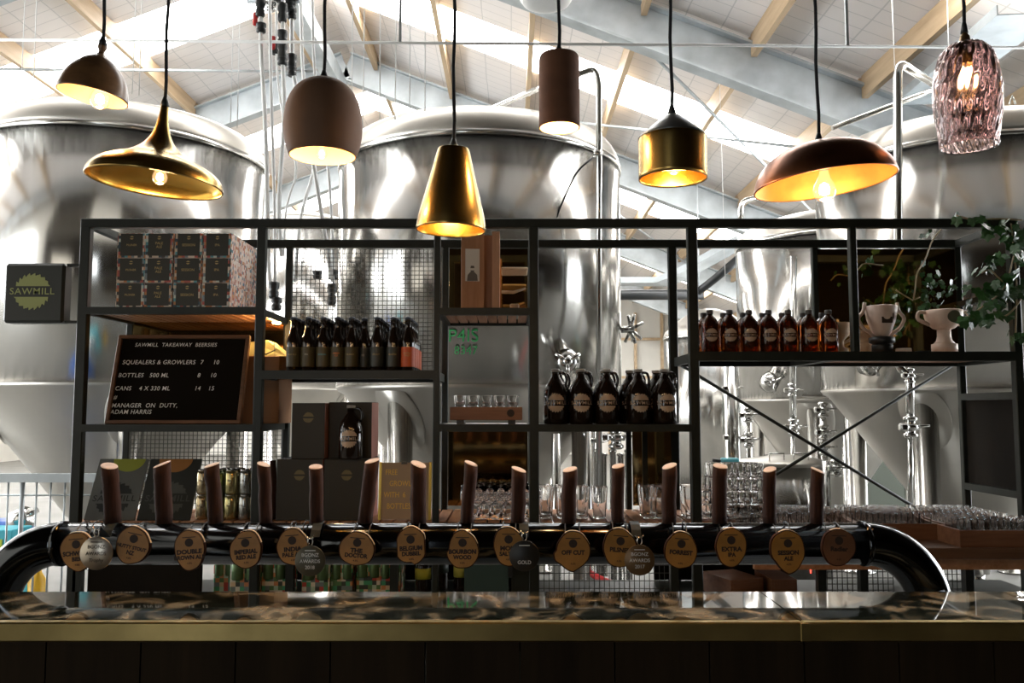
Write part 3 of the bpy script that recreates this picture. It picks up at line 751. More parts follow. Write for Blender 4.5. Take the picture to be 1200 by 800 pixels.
t = solo('blue_drum', MB().lathe([(.16, 0), (.17, .02), (.17, .3), (.175, .31), (.17, .33), (.17, p.z - .1), (.12, p.z)], 28), basic('blue_plastic', (.02, .12, .5), .4), 'blue plastic drum behind the barrier at the left edge', 'drum', (p.x - .12, 5.9, 0))
p = at(8, 645, 5.35)
t = thing('carton_box', 'turquoise carton with a yellow green patch behind the barrier', 'box', (p.x - .02, 5.35, 0))
part('carton', MB().box((0, 0, Z(622, 5.2) / 2), (.22, .22, Z(622, 5.2)), 0, None, .004), basic('turquoise_card', (.06, .45, .55), .5), t)
part('patch', MB().box((.02, -.112, Z(645, 5.2)), (.07, .004, .12)), basic('lime_card', (.5, .6, .05), .5), t)
p = at(44, 690, 5.3); solo('yellow_caddy', MB().lathe([(.05, 0), (.055, .02), (.055, p.z + .04), (.02, p.z + .1), (.02, p.z + .14)], 20), basic('yellow_plastic', (.8, .45, .02), .4), 'small yellow bottle standing on the floor seen inside the left pipe bend', 'bottle', (p.x, 5.3, 0))
p = at(25, 608, 5.6)
t = thing('pump_fitting', 'steel pump fitting with black knobs behind the left barrier', 'fitting', (p.x, 5.6, 0))
part('body', MB().lathe([(.05, -.07), (.07, -.05), (.07, .05), (.05, .07)], 16, (0, 0, p.z), rot=Matrix.Rotation(PI / 2.6, 3, 'Y')), chrome, t)
part('arm', MB().tube([(0, 0, p.z), (.1, 0, p.z + .06)], .02, 8), chrome, t); part('knob', MB().lathe([(0, -.02), (.02, 0), (0, .02)], 10, (-.05, -.05, p.z - .09)), blackp, t)
part('stand', MB().tube([(0, 0, 0), (0, 0, p.z)], .025, 10), chrome, t)

# ================================================================== SHELVING UNIT
DF, DB = 4.0, 4.5
sh = thing('steel_shelving_unit', 'tall black steel back bar shelving frame with slatted and mirrored bays', 'shelving', (0, DF, 0))
def S(v): v = Vector(v); return (v.x, v.y - DF, v.z)
FX = [X(102.5, 262, DF), X(307, 300, DF), X(512, 400, DF), X(625.5, 400, DF), X(812.5, 400, DF), X(1000, 340, DF), X(1188, 340, DF)]
BX = FX[:]
zT = Z(262, DF); zBT = zT
fw = [.046, .04, .03, .046, .046, .032, .042]
zBench = Z(611, DF)
for i, x in enumerate(FX):
    zlo = 0 if i != 5 else Z(412, DF)
    part('post', MB().box((x, 0, (zlo + zT) / 2), (fw[i], .04, zT - zlo), 0, None, .003), black_steel, sh)
for i, x in enumerate(BX):
    if i == 3: xx = x
    zlo = 0
    if i == 5: zlo = Z(412, DB)
    part('rear_post', MB().box((x, .5, (zlo + zT) / 2), (.034 if i not in (4,) else .045, .034, zT - zlo), 0, None, .003), black_steel, sh)
x0, x1 = FX[0] - .023, FX[6] + .021
part('top_rail', MB().box(((x0 + x1) / 2, 0, zT), (x1 - x0, .042, .042), 0, None, .003), black_steel, sh)
part('rear_top_rail', MB().box(((x0 + x1) / 2, .5, zT), (x1 - x0, .04, .042), 0, None, .003), black_steel, sh)
for i in (0, 6): part('side_rail', MB().box((FX[i], .25, zT), (.034, .46, .034)), black_steel, sh)
def shelf(i, j, py, kind, h=.034, xa=None, xb=None, name='shelf'):
    zt = Z(py, DF); xa = FX[i] if xa is None else xa; xb = FX[j] if xb is None else xb
    r = MB(); r.box(((xa + xb) / 2, -.004, zt - h / 2), (xb - xa, .034, h)); r.box(((xa + xb) / 2, .5, zt - h / 2), (xb - xa, .03, h))
    r.box((xa + .014, .25, zt - h / 2), (.026, .47, h)); r.box((xb - .014, .25, zt - h / 2), (.026, .47, h))
    fr = part('shelf_frame', r, black_steel, sh)
    if kind == 'slat':
        n = int((xb - xa - .05) / .047); s_ = MB(); w = (xb - xa - .05) / n
        for k_ in range(n): s_.box((xa + .025 + w * (k_ + .5), .248, zt - .012), (w - .009, .455, .02))
        part('slats', s_, cedar, fr)
    elif kind == 'steel': part('shelf_plate', MB().box(((xa + xb) / 2, .248, zt - .004), (xb - xa - .05, .462, .006)), black_steel, fr)
    elif kind == 'white': part('shelf_plate', MB().box(((xa + xb) / 2, .248, zt - .006), (xb - xa - .05, .462, .01)), white_metal, fr)
    elif kind == 'wood': part('shelf_board', MB().box(((xa + xb) / 2, .248, zt - .014), (xb - xa - .05, .462, .024)), cedar_z, fr)
    return zt
zA1 = shelf(0, 1, 360, 'slat'); zA2 = shelf(0, 1, 497, 'steel')
zB1 = shelf(1, 2, 434, 'steel', .040)
zC1 = shelf(2, 3, 361, 'slat'); zC2 = shelf(2, 3, 497, 'white')
zD1 = shelf(3, 4, 497, 'steel')
xm = X(972, 412, DF)
zE1 = shelf(4, 5, 412, 'steel', .044, FX[4], xm); shelf(5, 6, 412, 'wood', .044, xm, FX[6])
p = Vector((X(322, 385, DF + .3), .33, zA1 - .045))
part('under_shelf_lamp', MB().lathe([(0, 0), (.02, 0), (.022, .008), (0, .009)], 16, p), bulb_m, sh, 'small warm lamp under the shelf')
ld = bpy.data.lights.new('under_shelf_light', 'POINT'); ld.energy = 1.6; ld.color = (1, .6, .25); ld.shadow_soft_size = .02
lo = bpy.data.objects.new('under_shelf_light', ld); C.objects.link(lo); lo.parent = sh; lo.location = p + Vector((0, -.05, -.02))
# wire mesh panels
def mesh_panel(xa, xb, za, zb, y, nx, nz, parent=sh, th=.0022):
    m_ = MB()
    for k_ in range(nx + 1): x = xa + (xb - xa) * k_ / nx; m_.box((x, y, (za + zb) / 2), (th * 1.5, th * 1.5, zb - za))
    for k_ in range(nz + 1): z = za + (zb - za) * k_ / nz; m_.box(((xa + xb) / 2, y + th, z), (xb - xa, th * 1.5, th * 1.5))
    part('wire_mesh', m_, meshwire, parent)
mesh_panel(BX[1] + .02, BX[2] - .02, zB1, zBT - .03, .49, 33, 29)
mesh_panel(BX[0] + .02, BX[1] - .02, zBench + .03, Z(500, DB), .49, 36, 18)
# bronze mirror panels
def mpanel(xa, xb, za, zb, y=.486, name='mirror_panel'):
    part(name, MB().box(((xa + xb) / 2, y, (za + zb) / 2), (xb - xa, .008, zb - za)), mirror, sh, 'bronze mirror panel')
    part('added_light_block', MB().box(((xa + xb) / 2, y + .009, (za + zb) / 2), (xb - xa, .008, zb - za)), darkp, sh)  # unseen dark sheet, added so the mirror backs don't brighten the tank
mpanel(BX[0] + .02, BX[1] - .02, Z(500, DB), Z(377, DB))
mpanel(BX[2] + .02, BX[3] - .02, Z(361, DB), zBT - .03)
mpanel(BX[2] + .02, BX[3] - .02, zBench + .02, Z(503, DB))
mpanel(X(741, 550, DB), X(786, 550, DB), zBench + .02, Z(500, DB))
mpanel(BX[5] + .01, BX[6] - .02, Z(412, DB), zBT - .03)
part('rear_post', MB().box((X(737, 550, DB), .5, (zBench + Z(497, DB)) / 2), (.026, .03, Z(497, DB) - zBench)), black_steel, sh)
part('rear_post', MB().box((X(755, 550, DB), .48, (zBench + Z(497, DB)) / 2), (.026, .03, Z(497, DB) - zBench)), black_steel, sh)
for py in (465, 569): part('side_rail', MB().box((BX[6], .25, Z(py, DB)), (.034, .47, .034)), black_steel, sh)
part('side_board', MB().box((BX[6] + .01, .25, (Z(469, DB) + Z(565, DB)) / 2), (.012, .46, Z(469, DB) - Z(565, DB))), darkp, sh)
part('side_rail', MB().box((BX[6], .25, Z(357, DB)), (.03, .47, .03)), black_steel, sh)
# diagonal brace rods
def rod(a, b): part('brace_rod', MB().tube([S(a), S(b)], .009, 8), black_steel, sh)
rod(at(792, 424, DB + .03), at(1098, 610, DB + .03)); rod(at(1122, 424, DB + .045), at(838, 600, DB + .045))

# ================================================================== BACK BAR BENCH
zR = Z(641, 3.76)
bn = thing('back_bar_bench', 'dark back bar bench with slatted timber top below the shelving', 'bench', (0, DF, 0))
xa, xs_, xb = FX[0] - .02, X(868, 612, DF), X(1240, 640, DF)
n = 74; w = (FX[3] + .02 - xa) / 34
sl = MB()
for k_ in range(int((xs_ - xa) / .062)): sl.box((xa + .062 * (k_ + .5), .26, zBench - .012), (.052, .50, .022))
part('slatted_top', sl, cedar, bn)
part('front_beam', MB().box(((xa + xs_) / 2, -.03, zBench - .05), (xs_ - xa, .03, .09)), black_steel, bn)
part('low_board', MB().box(((xs_ + xb) / 2, .10, zR - .025), (xb - xs_, .72, .05), 0, None, .004), walnut, bn, 'lower timber board at the right end')
part('apron', MB().box(((xs_ + xb) / 2, -.20, zR - .075), (xb - xs_, .03, .05)), cedar, bn)
zlow = Z(700, DF)
part('lower_shelf', MB().box(((xa + xb) / 2, .22, zlow - .03), (xb - xa, .54, .03)), black_steel, bn)
for px in (92, 340, 462, 612, 790, 962, 1011, 1134):
    x = X(px, 680, DF); part('bench_post', MB().box((x, .0 if px != 612 else .02, (zBench - .02) / 2 if px < 860 else (zR - .06) / 2), (.036 if px != 612 else .10, .04, zBench - .02 if px < 860 else zR - .06)), black_steel, bn)
part('cabinet_panel', MB().box((X(168, 680, DF), .02, (zlow + zBench) / 2 - .03), (X(234, 680, DF) - X(102, 680, DF), .03, zBench - zlow - .04)), darkp, bn)
part('shelf_back', MB().box(((X(234, 680, DF) + X(612, 680, DF)) / 2, .47, (zlow + zBench) / 2 - .03), (X(612, 680, DF) - X(234, 680, DF), .02, zBench - zlow - .04)), darkp, bn)
part('shelf_back', MB().box(((X(786, 680, DF) + X(962, 680, DF)) / 2, .47, (zlow + zBench) / 2 - .03), (X(962, 680, DF) - X(786, 680, DF), .02, zBench - zlow - .04)), darkp, bn)
mesh_panel(X(632, 680, DF), X(786, 680, DF), zlow, zBench - .1, .03, 26, 7, bn)
mesh_panel(X(966, 680, DF), X(1050, 680, DF), zlow, zR - .1, .03, 14, 6, bn)
mesh_panel(X(1098, 680, DF), X(1131, 680, DF), zlow - .1, zR - .1, .03, 6, 8, bn)
fr = part('fridge_window', MB().box((X(570, 680, DF), .0, (zlow + zBench) / 2 - .03), (X(598, 680, DF) - X(546, 680, DF), .01, zBench - zlow - .06)), basic('fridge_glass', (.05, .09, .09), .08, 0, coat=.6), bn, 'grey green fridge door glass')
part('door_handle', MB().box((X(598, 680, DF), -.03, (zlow + zBench) / 2), (.02, .03, .14)), blackp, bn)
part('display', MB().box((X(950, 666, DF), .0, Z(669, DF)), (.004, .006, .018)), emit('red_digits', (1, .05, .03), 3), bn, 'small red digits')

# ================================================================== GOODS ON SHELVES
def ring_prof(*p): return list(p)
# --- small patchwork cartons, three high, four wide, four deep
cw, chh, cd = .133, .118, .115
proto = None
names = ['PILSNER', 'PALE\nALE', 'SESSION', 'IPA']
cartons = {}
gA = 'patchwork beer cartons stacked on the top left shelf'
fx0 = [X(px, 330, DF) for px in (151.0, 183.5, 218.0, 252.0)]
rows = ['bottom', 'middle', 'top']; cols = ['leftmost', 'second', 'third', 'rightmost']
for c in range(4):
    for r in range(3):
        for d in range(4):
            if d == 0 or (c, r) != (0, 0) or True:
                locn = (fx0[c] + R.uniform(-.001, .001), DF + .075 + d * (cd + .004), zA1 + r * (chh + .0015))
                if d: lab = 'patchwork beer carton hidden behind the %s stack front, %s layer' % (cols[c], rows[r])
                if d and c == 3: lab = '%s layer carton at the right side of the carton pile, %s from the front' % (rows[r], ORD[d])
                elif d: lab = '%s layer patchwork carton behind the %s column, %s from the front' % (rows[r], cols[c], ORD[d])
                else: lab = 'patchwork beer carton in the %s column of the pile, front %s layer' % (cols[c], rows[r])
            key = c
            if key not in cartons:
                t = thing('beer_carton', lab, 'carton', locn, group=gA)
                part('box', MB().box((0, 0, chh / 2), (cw, cd, chh), 1, None, 0).add([(-cw / 2, -cd / 2 - .0006, .001), (cw / 2, -cd / 2 - .0006, .001), (cw / 2, -cd / 2 - .0006, chh - .001), (-cw / 2, -cd / 2 - .0006, chh - .001)], [[0, 1, 2, 3]], 0), [carton_front, carton_patch], t)
                lm = text_mb(names[c], .017 if c else .014, bold=.01); lm.v = [(x, y - cd / 2 - .0016, z + chh * .52) for x, y, z in lm.v]
                cm = blade_mb(.009, .0025, 8); lm.merge(cm, (0, -cd / 2 - .0016, chh * .82)); part('lettering', lm, gold_print, t)
                cartons[key] = t
            else: dup(cartons[key], locn, None, lab)
# --- letter board leaning back
pl, pr, pb = at(123, 497, DF + .05), at(282, 497, DF + .05), at(123, 393, DF + .17)
W = pr.x - pl.x; ang = math.atan2(.115, pb.z - zA2); H = math.hypot(.115, pb.z - zA2)
t = thing('letter_board', 'black letter board price list in a wooden frame leaning on the left shelf', 'board', ((pl.x + pr.x) / 2, DF + .05, zA2), (-ang, 0, 0))
part('board', MB().box((0, .008, H / 2), (W - .01, .01, H - .01)), basic('black_felt', (.007, .005, .003), .95, spec=.1), t)
fwid = .018
frm = MB(); 
for (cx_, cz_, dx, dz) in ((0, fwid / 2, W, fwid), (0, H - fwid / 2, W, fwid), (-W / 2 + fwid / 2, H / 2, fwid, H - fwid * 2), (W / 2 - fwid / 2, H / 2, fwid, H - fwid * 2)): frm.box((cx_, .004, cz_), (dx, .028, dz), 0, None, .002)
part('frame', frm, walnut, t)
def lb(px, py, txt, size=.030, al='LEFT'):
    a = at(px, py, DF + .1); x = a.x - t.location.x; z = (a.z - zA2) / math.cos(ang)
    m_ = text_mb(txt, size, al, .12, .004, .95, spacing=1.08); m_.v = [(xx + x, .0015, zz + z) for xx, yy, zz in m_.v]; part('lettering', m_, white_print, t)
lb(201, 403, 'SAWMILL  TAKEAWAY  BEERSIES', .027, 'CENTER')
lb(140, 424, 'SQUEALERS & GROWLERS'); lb(232, 424, '7'); lb(247, 424, '10')
lb(137, 439.5, 'BOTTLES   500 ML'); lb(230, 439.5, '8'); lb(245, 439.5, '10')
lb(135, 455, 'CANS    4 X 330 ML'); lb(228, 455, '14'); lb(244, 455, '15')
lb(134.5, 465.5, '#'); lb(133.5, 475, 'MANAGER  ON  DUTY,'); lb(133, 482.5, 'ADAM HARRIS')
# --- brown open carton with a pale lamp shade look behind the letter board
bxp = at(313, 496, DF + .22)
t = thing('brown_cardboard_box', 'brown cardboard box standing right of the letter board', 'box', (X(305, 450, DF + .34), DF + .34, zA2))
hb = Z(416, DF + .15) - zA2
part('box', MB().box((0, 0, hb / 2), (.26, .25, hb), 0, None, .003), basic('brown_card', (.30, .15, .07), .7, 0, .1, 3), t)
p = at(312, 416, DF + .2)
t = thing('paper_bag', 'pale yellow paper bag slumped on top of the brown box', 'bag', (p.x - .01, DF + .33, zA2 + hb))
part('bag', MB().add([(-.1, -.1, 0), (.1, -.1, 0), (.1, .08, 0), (-.1, .08, 0), (-.10, -.04, .075), (-.01, -.05, .085), (.03, -.02, .07), (.03, .04, .06), (-.10, .04, .06)], [[0, 1, 6, 5, 4], [1, 2, 7, 6], [2, 3, 8, 7], [3, 0, 4, 8], [4, 5, 6, 7, 8], [0, 3, 2, 1]]), basic('yellow_paper', (.55, .52, .22), .6), t)
part('cord_handle', MB().tube([(-.06, -.085, .03), (.0, -.1, .01), (.04, -.09, .03), (.03, -.06, .065)], .003, 6), blackp, t)
# --- 500 ml bottles, middle shelf
def bottle_mb(h=.255, r=.033):
    return [(0, 0), (r * .9, .0), (r, .006), (r, h * .52), (r * .93, h * .60), (r * .62, h * .70), (.0155, h * .80), (.0135, h * .94), (.0165, h * .945), (.0165, h * .96), (.0135, h * .965), (.0135, h)]
def make_bottle(label, group, labcol, txt, tcol, lets=True):
    t = thing('beer_bottle', label, 'bottle', (0, 0, 0), group=group)
    part('glass', MB().lathe(bottle_mb(), 24), brownglass, t)
    part('cap', MB().lathe([(.0145, .246), (.0165, .248), (.0165, .256), (.012, .260), (0, .2605)], 18), basic('bottle_cap', (.05, .06, .08), .3, .5), t)
    part('label', MB().lathe([(.0336, .02), (.0338, .022), (.0338, .112), (.0336, .114)], 24), labcol, t)
    m_ = text_mb(txt, .011, bold=.012); part('lettering', wrap(m_, .0338, .0005), tcol, t, None, (0, 0, .078))
    return t
lab_dark = basic('dark_label', (.075, .058, .022), .45); lab_dk2 = basic('charcoal_label', (.03, .033, .026), .45); lab_or = basic('orange_label', (.62, .10, .02), .5)
gB = 'brown beer bottles on the middle left shelf'
spec = [(353 - 11, 'PALE ALE', lab_dark, gold_print), (359, 'IPA', lab_dark, logo_cream), (377, 'SESSION', lab_dark, basic('teal_print', (.1, .35, .4), .5)), (393.5, 'AMBER\nALE', lab_dark, basic('orange_print', (.8, .2, .03), .5)), (410, 'PILSNER', lab_dark, gold_print), (440, 'STOUT', lab_dk2, gold_print), (459, 'PORTER', lab_dk2, gold_print), (476, 'EXTRA\nPALE', lab_or, gold_print)]
looks = ['plain gold print', 'cream print', 'teal print', 'orange print', 'faint gold print', 'black and gold label', 'dark label', 'bright orange label']
zz = zB1
for i, (px, tx, lm, tcm) in enumerate(spec):
    x = X(px + 2, 405, DF + .07)
    base = make_bottle('brown bottle with %s, %s from the left in the front row' % (looks[i], ORD[i]), gB, lm, tx, tcm)
    base.location = (x, DF + .07, zz)
    for d in range(1, 5):
        dup(base, (x + R.uniform(-.003, .003), DF + .07 + d * .078, zz), None, 'brown bottle with %s, %s in line behind the front bottle' % (looks[i], ORD[d - 1]))
for d in range(0, 4):
    dup(base, (0, 0, 0), None, 'x') if False else None
b2 = make_bottle('brown bottle with a barcode side label, right end of the left bottle block', gB, lab_dk2, '|||||', white_print); b2.location = (X(427, 405, DF + .12), DF + .12, zz)
# --- tall timber display with portrait card
p0, p1 = at(540, 361, DF + .08), at(586, 361, DF + .08); Hh = Z(272, DF + .08) - zC1
t = thing('wooden_display_box', 'tall reddish wooden display box with a portrait card, under the cone pendant', 'display', ((p0.x + p1.x) / 2, DF + .1, zC1))
w_ = p1.x - p0.x
part('left_board', MB().box((-w_ / 2 + .055, 0, Hh / 2), (.11, .018, Hh), 0, Matrix.Rotation(.12, 3, 'Z')), cedar_z, t)
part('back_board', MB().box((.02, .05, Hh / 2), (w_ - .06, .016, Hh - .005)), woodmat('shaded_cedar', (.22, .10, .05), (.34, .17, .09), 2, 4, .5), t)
part('right_board', MB().box((w_ / 2 - .02, .01, Hh / 2 - .002), (.036, .12, Hh)), cedar_z, t)
part('card', MB().box((-w_ / 2 + .055, -.0145, Hh * .58), (.069, .0016, .158), 0, Matrix.Rotation(.12, 3, 'Z')), paperm, t, 'white paper card with an ink portrait')
face = MB(); cx_ = -w_ / 2 + .055
def disc(mb_, x, z, rx, rz, y, n=16, mi=0): mb_.add([(x + rx * math.cos(2 * PI * k_ / n), y, z + rz * math.sin(2 * PI * k_ / n)) for k_ in range(n)], [list(range(n))], mi)
zc = Hh * .58 - .045
body = [(-.026, -.033), (.026, -.033), (.023, -.004), (.012, .008), (.004, .013), (-.004, .013), (-.012, .008), (-.023, -.004)]
face.add([(cx_ + x, -.0185, zc + z) for x, z in body], [list(range(8))], 0)
disc(face, cx_, zc + .024, .0095, .014, -.0187, 16, 1); face.add([(cx_ + x, -.0190, zc + z) for x, z in ((-.0095, .018), (.0095, .018), (.006, .006), (-.006, .006))], [[0, 1, 2, 3]], 0)
face.add([(cx_ + x, -.0190, zc + z) for x, z in ((-.0098, .029), (.0098, .029), (.008, .04), (-.007, .041))], [[0, 1, 2, 3]], 0)
part('ink_portrait', face, [basic('ink_grey', (.14, .12, .10), .6), paperm], t, 'ink drawing of a bearded man')
# bark slices and a curved stick in the same bay
t = solo('bark_slice', MB().box((0, 0, 0), (.13, .20, .012), 0, None, .004), sapwood, 'thin pale bark slice jutting beside the wooden display box', 'wood slice', (X(603, 318, DF + .2), DF + .2, Z(318, DF + .2)))
solo('wooden_horn', MB().tube([(-.06, 0, 0), (0, 0, -.002), (.06, 0, .018)], [.008, .008, .004], 8), pine, 'pale curved wooden stick beside the display box', 'stick', (X(602, 342, DF + .2), DF + .2, Z(342, DF + .2)))
solo('wooden_block', MB().box((0, 0, .022), (.045, .045, .044), 0, None, .006), pine, 'small pale wooden block beside the wooden display box', 'block', (X(603, 361, DF + .25), DF + .2, zC1))
# --- tasting tray
t = thing('tasting_tray', 'wooden tasting tray with a burnt round mark on the white shelf', 'tray', (X(570, 487, DF + .1), DF + .12, zC2))
tw = X(612, 487, DF) - X(526, 487, DF)
part('tray', MB().box((0, 0, .05), (tw, .17, .062), 0, None, .003), walnut if False else woodmat('flight_tray_wood', (.17, .06, .025), (.30, .13, .06), 0, 3, .5), t)
for s_ in (-1, 1): part('foot', MB().box((s_ * (tw / 2 - .05), 0, .01), (.035, .15, .02)), blackp, t)
mk = MB(); disc(mk, tw / 2 - .055, .052, .018, .018, -.086); part('burnt_mark', mk, ink, t)
GL = []
def glass_prof(r0, r1, h, th=.0022, base=.006):
    k = (r1 - r0) / h
    return [(0, 0), (r0 * .9, 0), (r0 * .97, 0), (r0, .0015), (r0 + k * .003, .003), (r0 + k * .005, .005), (r1 - k * .003, h - .003), (r1 - k * .0012, h - .0012), (r1 - th * .5, h), (r1 - th, h - .0012), (r1 - th - k * .003, h - .003), (r0 - th + k * (base + .003), base + .003), (r0 - th + k * .001, base + .001), (r0 - th - .001, base), (r0 * .8 - th, base), (0, base)]
gm = MB().lathe(glass_prof(.023, .030, .056), 18).mesh('taster_glass', glass)
for r_ in range(2):
    for k_ in range(5):
        o = link('taster_glass', gm, None, (t.location.x + (k_ - 2) * (tw - .05) / 4.6, DF + .085 + r_ * .066, zC2 + .081)); tag(o, 'small clear tasting glass standing on the wooden tasting tray', 'glass', 'tasting glasses on the tray')
# --- growlers
def growler_parts(t, s=1.0, logo=True):
    r, h = .058 * s, .262 * s
    part('glass', MB().lathe([(0, 0), (r * .93, 0), (r, .008), (r, h * .50), (r * .97, h * .58), (r * .80, h * .70), (r * .50, h * .80), (r * .33, h * .86), (r * .30, h * .95)], 28), brownglass, t)
    part('cap', MB().lathe([(r * .33, h * .945), (r * .36, h * .95), (r * .36, h * .995), (r * .30, h), (0, h)], 20), basic('grey_cap', (.35, .33, .30), .4), t)
    hd = MB().tube(bend([(r * .28, 0, h * .93), (r * .75, 0, h * .935), (r * .95, 0, h * .80), (r * .80, 0, h * .67)], .02), .0065 * s, 8); part('handle', hd, brownglass, t)
    if logo: part('printed_logo', wrap(logo_mb(r * .78, 20), r, .0008), logo_tan, t, None, (0, 0, h * .38))
gG = 'large brown flagons on the centre shelf'
xs = [651, 681, 711, 748, 779]
t0 = thing('growler', 'large brown flagon with saw blade logo, leftmost in the front row of five', 'flagon', (0, 0, 0), group=gG); growler_parts(t0)
t0.location = (X(xs[0], 465, DF + .08), DF + .08, zD1)
for i in range(1, 5): dup(t0, (X(xs[i], 465, DF + .08), DF + .08, zD1), (0, 0, R.uniform(-.12, .12)), 'large brown flagon with saw blade logo, %s in the front row of five' % ['', 'second from left', 'middle one', 'fourth from left', 'rightmost'][i])
for i, (px, dd) in enumerate(((655, .21), (675.5 + 4, .21), (708, .21), (738, .21), (744, .34), (769, .21), (776, .34))):
    dup(t0, (X(px, 455, DF + dd), DF + dd, zD1), (0, 0, .1), 'large brown flagon behind the front row, %s of those behind from the left' % ORD[i])
# growler on the cartons & cartons
def big_carton(label, pxl, pxr, pyt, pyb, D, dep, side=True):
    a, b = at(pxl, pyb, D), at(pxr, pyt, D); w, h = b.x - a.x, b.z - a.z
    t = thing('growler_carton', label, 'carton', ((a.x + b.x) / 2, D + dep / 2, a.z), group='large dark flagon cartons')
    part('box', MB().box((0, 0, h / 2), (w, dep, h), 0, None, .002), carton_dark, t)
    part('side_print', MB().box((w / 2 + .0008, 0, h / 2), (.0012, dep - .004, h - .004)), carton_side, t, 'pink carton side')
    m_ = blade_mb(.026, .004, 12); m_.v = [(x, -dep / 2 - .001, z + h * .74) for x, y, z in m_.v]; part('printed_logo', m_, basic('dull_gold', (.16, .12, .04), .5), t)
    return t, b.z
zb_ = zBench
def ypix(z, D):  # inverse of at() for height on the centre line
    k_ = (z - CAMZ) / D; v = (k_ * ct - st) / (ct + k_ * st); return 400 - 1000 * v
pyb = ypix(zb_, DF + .04)
c_, zt1 = big_carton('dark flagon carton in the lower row, left of the pair', 323, 378, 538, pyb, DF + .04, .26)
c_, zt1b = big_carton('dark flagon carton in the lower row, right of the pair', 379, 433, 538, pyb, DF + .04, .26)
pyb2 = ypix(zt1, DF + .07)
big_carton('dark flagon carton in the upper row, left of the pair', 341, 381, 472, pyb2, DF + .07, .22)
big_carton('dark flagon carton in the upper row, behind the single flagon', 382, 434, 471, pyb2, DF + .09, .2)
tg = thing('growler', 'single large brown flagon with blade logo standing on the dark cartons', 'flagon', (X(409, 505, DF + .02), DF + .075, zt1)); growler_parts(tg, 1.0)
tg.location.y = DF + .005 + .06; tg.scale = (.97, .97, .97)
for ch in c_.children: pass
# move the upper right carton back so the flagon has room
for o in C.objects:
    if o.name.startswith('growler_carton') and 'behind the single' in o.get('label', ''): o.location.y += .045
# --- squealers
def squealer(t):
    r, h = .0425, .205
    part('glass', MB().lathe([(0, 0), (r * .93, 0), (r, .006), (r, h * .60), (r * .96, h * .68), (r * .75, h * .78), (r * .40, h * .86), (r * .32, h * .88), (r * .30, h * .93)], 28), amber, t)
    part('cap', MB().lathe([(r * .36, h * .90), (r * .38, h * .91), (r * .38, h * .985), (r * .34, h), (0, h)], 18), basic('black_cap', (.05, .045, .04), .35), t)
    part('printed_logo', wrap(logo_mb(r * .76, 18), r, .0006), logo_tan, t, None, (0, 0, h * .40))
t0 = thing('squealer', 'small amber flagon with saw blade logo, leftmost in the front row of seven', 'flagon', (X(832, 388, DF + .07), DF + .07, zE1), group='small amber flagons on the right shelf'); squealer(t0)
sq = [832, 855, 878, 901, 924, 948.5, 971]
for i in range(1, 7): dup(t0, (X(sq[i], 388, DF + .07), DF + .07, zE1), (0, 0, R.uniform(-.15, .15)), 'small amber flagon with saw blade logo, %s from the left of seven in front' % ORD[i])
for i in range(7): dup(t0, (X(sq[i] - 7, 388, DF + .19), DF + .19, zE1), (0, 0, .1), 'small amber flagon in the back row, %s from the left' % ORD[i])
# --- trophies (turned pale wood cups)
tro = woodmat('pale_pink_wood', (.60, .44, .36), (.80, .66, .57), 2, 2, .5, .05)
def trophy(label, px, D, kind):
    t = thing('wooden_trophy', label, 'trophy', (X(px, 410, D), D, zE1)); s_ = D / 1000
    if kind == 1:
        Hc = (ypix(zE1, D) - 355) * s_
        part('base', MB().lathe([(.052, 0), (.052, .035), (.05, .04), (0, .04)], 8), blackp, t, 'black round base'); part('collar', MB().lathe([(.034, .038), (.06, .05), (.06, .075), (.036, .08)], 9), blackp, t)
        part('cup', MB().lathe([(.02, .075), (.035, .085), (.048, .11), (.066, .16), (.076, .225), (.073, .227), (.06, .16), (.03, .1), (0, .095)], 32), tro, t)
        for q in (-1, 1):
            part('twig_handle', MB().tube(bend([(q * .078, 0, .245), (q * .085, 0, .20), (q * .115, 0, .17), (q * .09, 0, .12), (q * .05, 0, .095), (q * .035, 0, .06)], .03), [.010] * 38 if False else .009, 8), tro, t)
        part('burnt_drawing', wrap(MB().box((0, 0, 0), (.05, .0, .03)).box((.03, 0, .03), (.008, 0, .05)), .066, .004), ink, t, None, (0, 0, .155))
    else:
        part('base', MB().lathe([(.058, 0), (.058, .043), (.05, .045), (0, .045)], 32), tro, t)
        part('stem', MB().lathe([(.05, .044), (.036, .06), (.031, .08), (.031, .115)], 32), tro, t)
        part('cup', MB().lathe([(.031, .113), (.05, .12), (.075, .145), (.086, .18), (.088, .205), (.084, .207), (.078, .18), (.04, .13), (0, .125)], 36), tro, t)
        for q in (-1, 1): part('handle', MB().tube(bend([(q * .085, 0, .197), (q * .12, 0, .20), (q * .128, 0, .165), (q * .07, 0, .137)], .03), .009, 10), tro, t)
        d_ = MB(); disc(d_, .01, 0, .033, .030, 0, 20); part('medallion', wrap(d_, .084, .006), basic('grey_bronze', (.16, .14, .10), .4, .6), t, None, (0, 0, .168))
    return t
trophy('pale wooden trophy cup with twig handles on a black base', 1034, DF + .1, 1)
trophy('pale turned wooden trophy cup with a round grey medallion', 1107, DF + .1, 2)
solo('wooden_puck', MB().lathe([(0, 0), (.034, 0), (.036, .01), (.034, .02), (0, .021)], 20), tro, 'small pale wooden puck lying between the two trophies', 'puck', (X(1059, 410, DF + .06), DF + .06, zE1))
solo('dark_dish', MB().lathe([(0, 0), (.03, 0), (.042, .014), (.04, .014), (.028, .004), (0, .004)], 20), blackp, 'small dark dish beside the turned wooden trophy', 'dish', (X(1083, 410, DF + .16), DF + .16, zE1))
t = thing('wood_trophy_piece', 'yellowish carved twig cup standing right behind the amber flagons', 'trophy', (X(988, 408, DF + .2), DF + .24, zE1))
